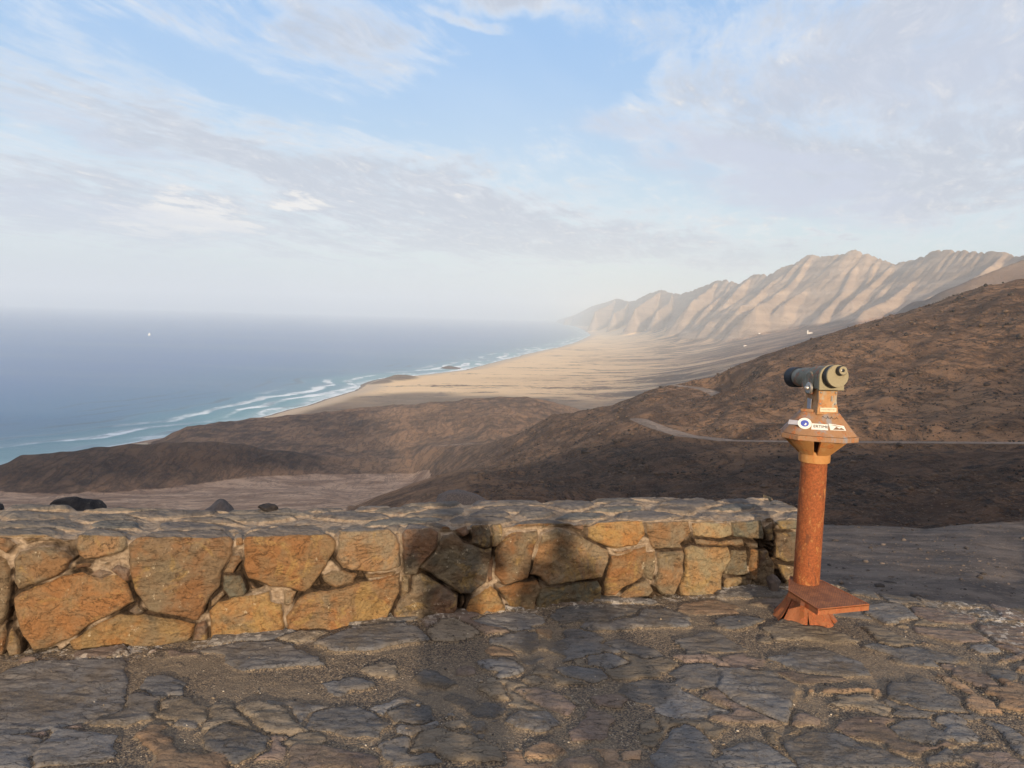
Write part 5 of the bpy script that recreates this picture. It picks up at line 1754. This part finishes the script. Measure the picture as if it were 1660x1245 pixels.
r_ = np.random.default_rng(5)
cand, sz = [], []
N = 60000
ax = np.radians(r_.uniform(-13, 46, N))
dx = np.exp(r_.uniform(math.log(75), math.log(620), N))
j_ = np.clip(np.searchsorted(LAND_D, dx), 0, len(LAND_D) - 1)
i_ = np.clip(np.searchsorted(LAND_AZ, ax), 0, len(LAND_AZ) - 1)
xx, yy = dx * np.sin(ax), dx * np.cos(ax)
dens = 0.30 + 1.2 * fbm(xx / 30, yy / 30, 4, 301)
ok = (rocky[j_, i_] > 0.4) & (road[j_, i_] < 0.05) & (pale[j_, i_] < 0.3) & (r_.uniform(0, 1, N) < np.clip(dens, 0.05, 1))
zz = LAND_Z[j_, i_]
size = 0.16 + np.minimum(r_.pareto(2.8, N) * 0.24, 1.3)
size = size * np.clip(dx / 300, 0.45, 1.1)
scatter('rubble', np.stack([xx, yy, zz + size * 0.1], -1)[ok], size[ok], mat_rubble(), 6, 'dark lava rubble strewn over the near slopes')

# loose grit and chips on the paving
N = 16000
gx = r_.uniform(-3.0, 3.9, N)
gy = 2.2 + 2.6 * r_.uniform(0, 1, N)
ii = np.clip(np.searchsorted(PX_, gx), 0, len(PX_) - 1)
jj = np.clip(np.searchsorted(PY_, gy), 0, len(PY_) - 1)
ok = (PS_[jj, ii] < 0.5) | (r_.uniform(0, 1, N) < 0.10)
ok &= gy < 4.02 + 0.315 * gx + 10 * (gx > 1.95)
gs = 0.0016 + np.minimum(r_.pareto(3.2, N) * 0.0018, 0.008)


def mat_grit():
    m, b = new_mat('grit')
    p = b.pos()
    sv = b.n('ShaderNodeSeparateColor')
    b.put(sv.inputs[0], b.voro(p, 60.0, out='Color'))
    col = b.mix(b.ramp(sv.outputs[0], 0.2, 0.9), (0.08, 0.072, 0.068), (0.26, 0.205, 0.145))
    col = b.mix(b.ramp(sv.outputs[1], 0.90, 0.95), col, (0.55, 0.48, 0.38))
    b.surface(col, 0.9, spec=0.2)
    return m


def mat_stones():
    m, b = new_mat('loose_stones')
    n = b.noise(b.pos(), 3.0, 3)
    b.surface(b.mix(b.ramp(n, 0.35, 0.65), (0.05, 0.043, 0.04), (0.17, 0.135, 0.11)), 0.9, spec=0.15)
    return m


N2 = 5200
a2 = np.radians(r_.uniform(12, 50, N2))
d2 = r_.uniform(5.0, 14.0, N2)
s2_ = 0.005 + np.minimum(r_.pareto(2.8, N2) * 0.007, 0.04)
x2, y2 = d2 * np.sin(a2), d2 * np.cos(a2)
j2 = np.clip(np.searchsorted(LAND_D, d2), 0, len(LAND_D) - 1)
i2 = np.clip(np.searchsorted(LAND_AZ, a2), 0, len(LAND_AZ) - 1)
scatter('gravel', np.stack([x2, y2, LAND_Z[j2, i2] + s2_ * 0.15], -1), s2_, mat_stones(), 9, 'loose stones on the bare ground beyond the terrace', cat='stones')
scatter('gravel', np.stack([gx, gy, PZ_[jj, ii] + gs * 0.3], -1)[ok], gs[ok], mat_grit(), 8, 'loose grit and stone chips between the paving slabs')


# ================================================================== FAR THINGS
def find_ground(px, py, d0=1500, d1=9000):
    for d in np.geomspace(d0, d1, 700):
        x, y, z = at_dist(px, py, d)
        g = float(far_height(np.array([x]), np.array([y]))[0][0]) + SEA
        if z <= g:
            return x, y, g, d
    return x, y, g, d


M_lime = mat_plain_col('whitewash', (0.82, 0.79, 0.72), 0.8, var=0.12, scale=0.3)
M_tile = mat_plain_col('roof_clay', (0.30, 0.16, 0.10), 0.8, scale=0.5)
M_dark = mat_plain_col('window_dark', (0.03, 0.03, 0.035), 0.3)


def farmhouse(px, py, L_, W_, H_, label, tower=None, wing=None):
    x, y, z, d = find_ground(px, py)
    root = empty('farmhouse', (x, y, z), label, 'house', 'white houses on the plain', rz=0.25)
    wl = MB().prism([(-L_ / 2, -W_ / 2), (L_ / 2, -W_ / 2), (L_ / 2, W_ / 2), (-L_ / 2, W_ / 2)], -3, H_)
    if wing:
        wl.prism([(L_ / 2 + .1, -W_ / 3), (L_ / 2 + wing, -W_ / 3), (L_ / 2 + wing, W_ / 3), (L_ / 2 + .1, W_ / 3)], -3, H_ * 0.7)
    wo = wl.build('wall', M_lime, root, smooth=False)
    rf = MB()
    rf.add([(-L_ / 2 - .4, -W_ / 2 - .4, H_), (L_ / 2 + .4, -W_ / 2 - .4, H_), (L_ / 2 + .4, W_ / 2 + .4, H_), (-L_ / 2 - .4, W_ / 2 + .4, H_), (-L_ / 2 + 2, 0, H_ + 2), (L_ / 2 - 2, 0, H_ + 2)],
           [[0, 1, 5, 4], [1, 2, 5], [2, 3, 4, 5], [3, 0, 4], [3, 2, 1, 0]])
    rf.build('roof', M_tile, root, smooth=False)
    for k in range(3):
        xx_ = -L_ / 2 + L_ * (k + 0.5) / 3
        MB().prism([(xx_ - 0.8, -W_ / 2 - 0.1), (xx_ + 0.8, -W_ / 2 - 0.1), (xx_ + 0.8, -W_ / 2 + 0.2), (xx_ - 0.8, -W_ / 2 + 0.2)], 1.2, min(H_ - 0.6, 3.4)).build('window', M_dark, root, smooth=False)
    if tower:
        MB().lathe([(3.2, -3), (3.0, tower), (3.5, tower + .3), (3.5, tower + 1.2)], 20, Matrix.Translation((-L_ / 2 - 3.5, 0, 0))).build('tower', M_lime, root)
        MB().lathe([(3.6, tower + 1.25), (0.2, tower + 4)], 20, Matrix.Translation((-L_ / 2 - 3.5, 0, 0))).build('tower_roof', M_lime, root)


farmhouse(1313, 541, 19, 9, 6, 'white villa with a round tower below the range, rightmost of the white houses', tower=13, wing=8)
farmhouse(1231, 542, 12, 7, 4, 'small pale house left of the towered villa, furthest up the slope')
farmhouse(1208, 561, 17, 8, 4, 'long low white house standing out on the plain, nearest of the white houses', wing=6)


def sailboat():
    x, y = on_ground(242, 544, SEA)
    root = empty('sailboat', (x, y, SEA), 'tiny white sailing boat far out on the calm sea', 'boat', rz=0.5)
    hull = MB()
    st = [(-8, 0.8), (-6, 1.9), (-1, 2.3), (4, 1.7), (7, 0.6), (9, 0.05)]
    vs, fs = [], []
    for x_, w_ in st:
        vs += [(x_, -w_, 1.6), (x_, -w_ * 0.55, -0.5), (x_, w_ * 0.55, -0.5), (x_, w_, 1.6)]
    for j in range(len(st) - 1):
        for k in range(4):
            k2 = (k + 1) % 4
            fs.append([j * 4 + k, j * 4 + k2, (j + 1) * 4 + k2, (j + 1) * 4 + k])
    fs += [[3, 2, 1, 0], [len(vs) - 4, len(vs) - 3, len(vs) - 2, len(vs) - 1]]
    hull.add(vs, fs).build('hull', M_lime, root)
    MB().lathe([(0.2, 1.5), (0.12, 24)], 8, Matrix.Translation((1, 0, 0))).build('mast', mat_plain_col('mast_metal', (0.5, 0.5, 0.5), 0.4), root)
    Ms = mat_plain_col('sail_cloth', (0.85, 0.84, 0.80), 0.7, var=0.05)
    MB().extrude([(0.6, 3), (-7.2, 3.4), (-4.6, 11), (0.6, 23)], -0.05, 0.05, (0, 0, 0), (1, 0, 0), (0, 0, 1), (0, 1, 0)).build('mainsail', Ms, root, smooth=False)
    MB().extrude([(1.6, 21), (8.6, 2.4), (1.8, 3.6)], -0.05, 0.05, (0, 0, 0), (1, 0, 0), (0, 0, 1), (0, 1, 0)).build('jib', Ms, root, smooth=False)


sailboat()


# ------------------------------------------------------------------ two people behind the camera, whose shadows reach the wall
def person(x, y, face, label, arms_up, coat, seed, hgt=1.74):
    k = hgt / 1.74
    J = {'hip': (0, 0, 0.95), 'belly': (0, 0.01, 1.10), 'chest': (0, 0, 1.30), 'neck': (0, 0, 1.47), 'head0': (0, 0.015, 1.56), 'head1': (0, 0.02, 1.66), 'head2': (0, 0.01, 1.72)}
    E = [('hip', 'belly'), ('belly', 'chest'), ('chest', 'neck'), ('neck', 'head0'), ('head0', 'head1'), ('head1', 'head2')]
    R_ = {'hip': 0.155, 'belly': 0.145, 'chest': 0.155, 'neck': 0.062, 'head0': 0.082, 'head1': 0.092, 'head2': 0.055}
    for s, nm in ((-1, 'l'), (1, 'r')):
        J[nm + 'sh'] = (s * 0.17, 0, 1.40)
        if arms_up:
            J[nm + 'el'] = (s * 0.25, 0.14, 1.20)
            J[nm + 'wr'] = (s * 0.13, 0.34, 1.38)
            J[nm + 'ha'] = (s * 0.10, 0.40, 1.43)
        else:
            J[nm + 'el'] = (s * 0.24, -0.02, 1.13)
            J[nm + 'wr'] = (s * 0.25, 0.04, 0.88)
            J[nm + 'ha'] = (s * 0.25, 0.06, 0.79)
        J[nm + 'th'] = (s * 0.095, 0, 0.86)
        J[nm + 'kn'] = (s * 0.12, 0.02, 0.48)
        J[nm + 'an'] = (s * 0.13, -0.01, 0.09)
        J[nm + 'to'] = (s * 0.15, 0.14, 0.045)
        E += [('chest', nm + 'sh'), (nm + 'sh', nm + 'el'), (nm + 'el', nm + 'wr'), (nm + 'wr', nm + 'ha'), ('hip', nm + 'th'), (nm + 'th', nm + 'kn'), (nm + 'kn', nm + 'an'), (nm + 'an', nm + 'to')]
        R_.update({nm + 'sh': 0.072, nm + 'el': 0.048, nm + 'wr': 0.033, nm + 'ha': 0.036, nm + 'th': 0.090, nm + 'kn': 0.062, nm + 'an': 0.045, nm + 'to': 0.040})
        # fingers
        hx, hy, hz = J[nm + 'ha']
        d_ = Vector(J[nm + 'ha']) - Vector(J[nm + 'wr'])
        d_.normalize()
        for q in range(5):
            off = (q - 2) * 0.017
            ln = (0.045, 0.062, 0.070, 0.064, 0.05)[q]
            if arms_up:
                a_ = Vector((hx, hy + off * 0.3, hz)) + Vector((-s * ln * 0.7, off * 0.3, off + 0.01))
            else:
                a_ = Vector((hx, hy, hz)) + Vector((-s * 0.012, off, -ln))
            J[f'{nm}f{q}'] = tuple(a_)
            E.append((nm + 'ha', f'{nm}f{q}'))
            R_[f'{nm}f{q}'] = 0.009
    names = list(J)
    me = bpy.data.meshes.new('person')
    me.from_pydata([tuple(c * k for c in J[n]) for n in names], [(names.index(a), names.index(b_)) for a, b_ in E], [])
    o = bpy.data.objects.new('person', me)
    COL.objects.link(o)
    o.location = (x, y, 0.01)
    o.rotation_euler = (0, 0, face)
    md = o.modifiers.new('skin', 'SKIN')
    for i, n in enumerate(names):
        sv = me.skin_vertices[0].data[i]
        sv.radius = (R_[n] * k, R_[n] * k * (0.72 if n in ('hip', 'belly', 'chest') else 1))
        sv.use_root = n == 'hip'
    ss_ = o.modifiers.new('sub', 'SUBSURF')
    ss_.levels = ss_.render_levels = 2
    m, b = new_mat('clothed_person')
    sep = b.n('ShaderNodeSeparateXYZ')
    b.put(sep.inputs[0], b.obj())
    z = sep.outputs[2]
    col = b.mix(b.ramp(z, 0.95, 0.96), (0.04, 0.05, 0.08), coat)
    col = b.mix(b.ramp(z, 1.49, 1.50), col, (0.50, 0.30, 0.21))
    col = b.mix(b.ramp(z, 1.66, 1.67), col, (0.05, 0.03, 0.02))
    b.surface(col, 0.8)
    me.materials.append(m)
    tag(o, label, 'person', 'people behind the viewpoint')


person(0.27, -0.62, ANTI_AZ * 0, 'person in a dark jacket holding a phone up with both hands, standing behind the viewpoint', True, (0.05, 0.06, 0.08), 1)
person(1.02, -1.7, 0.1, 'person in a brown jacket with arms hanging, further back behind the viewpoint', False, (0.16, 0.10, 0.06), 2, 1.8)


# ------------------------------------------------------------------ sea air
def build_haze():
    m = bpy.data.materials.new('sea_haze')
    m.use_nodes = True
    t = m.node_tree
    t.nodes.clear()
    v = t.nodes.new('ShaderNodeVolumePrincipled')
    v.inputs['Color'].default_value = HAZE_COL
    v.inputs['Density'].default_value = HAZE_DENS
    v.inputs['Anisotropy'].default_value = 0.0
    o = t.nodes.new('ShaderNodeOutputMaterial')
    t.links.new(v.outputs[0], o.inputs['Volume'])
    lo, hi = (-30000, -1700, SEA - 60), (30000, 36000, 640)
    vs = [(x, y, z) for x in (lo[0], hi[0]) for y in (lo[1], hi[1]) for z in (lo[2], hi[2])]
    fs = [[0, 1, 3, 2], [4, 6, 7, 5], [0, 4, 5, 1], [2, 3, 7, 6], [0, 2, 6, 4], [1, 5, 7, 3]]
    o = mesh_obj('haze', vs, fs, m, smooth=False)
    tag(o, kind='stuff', label='pale sea haze lying over the bay and mountains', cat='haze')


HAZE_COL = (0.84, 0.935, 1.0, 1)
HAZE_DENS = 0.000098
build_haze()
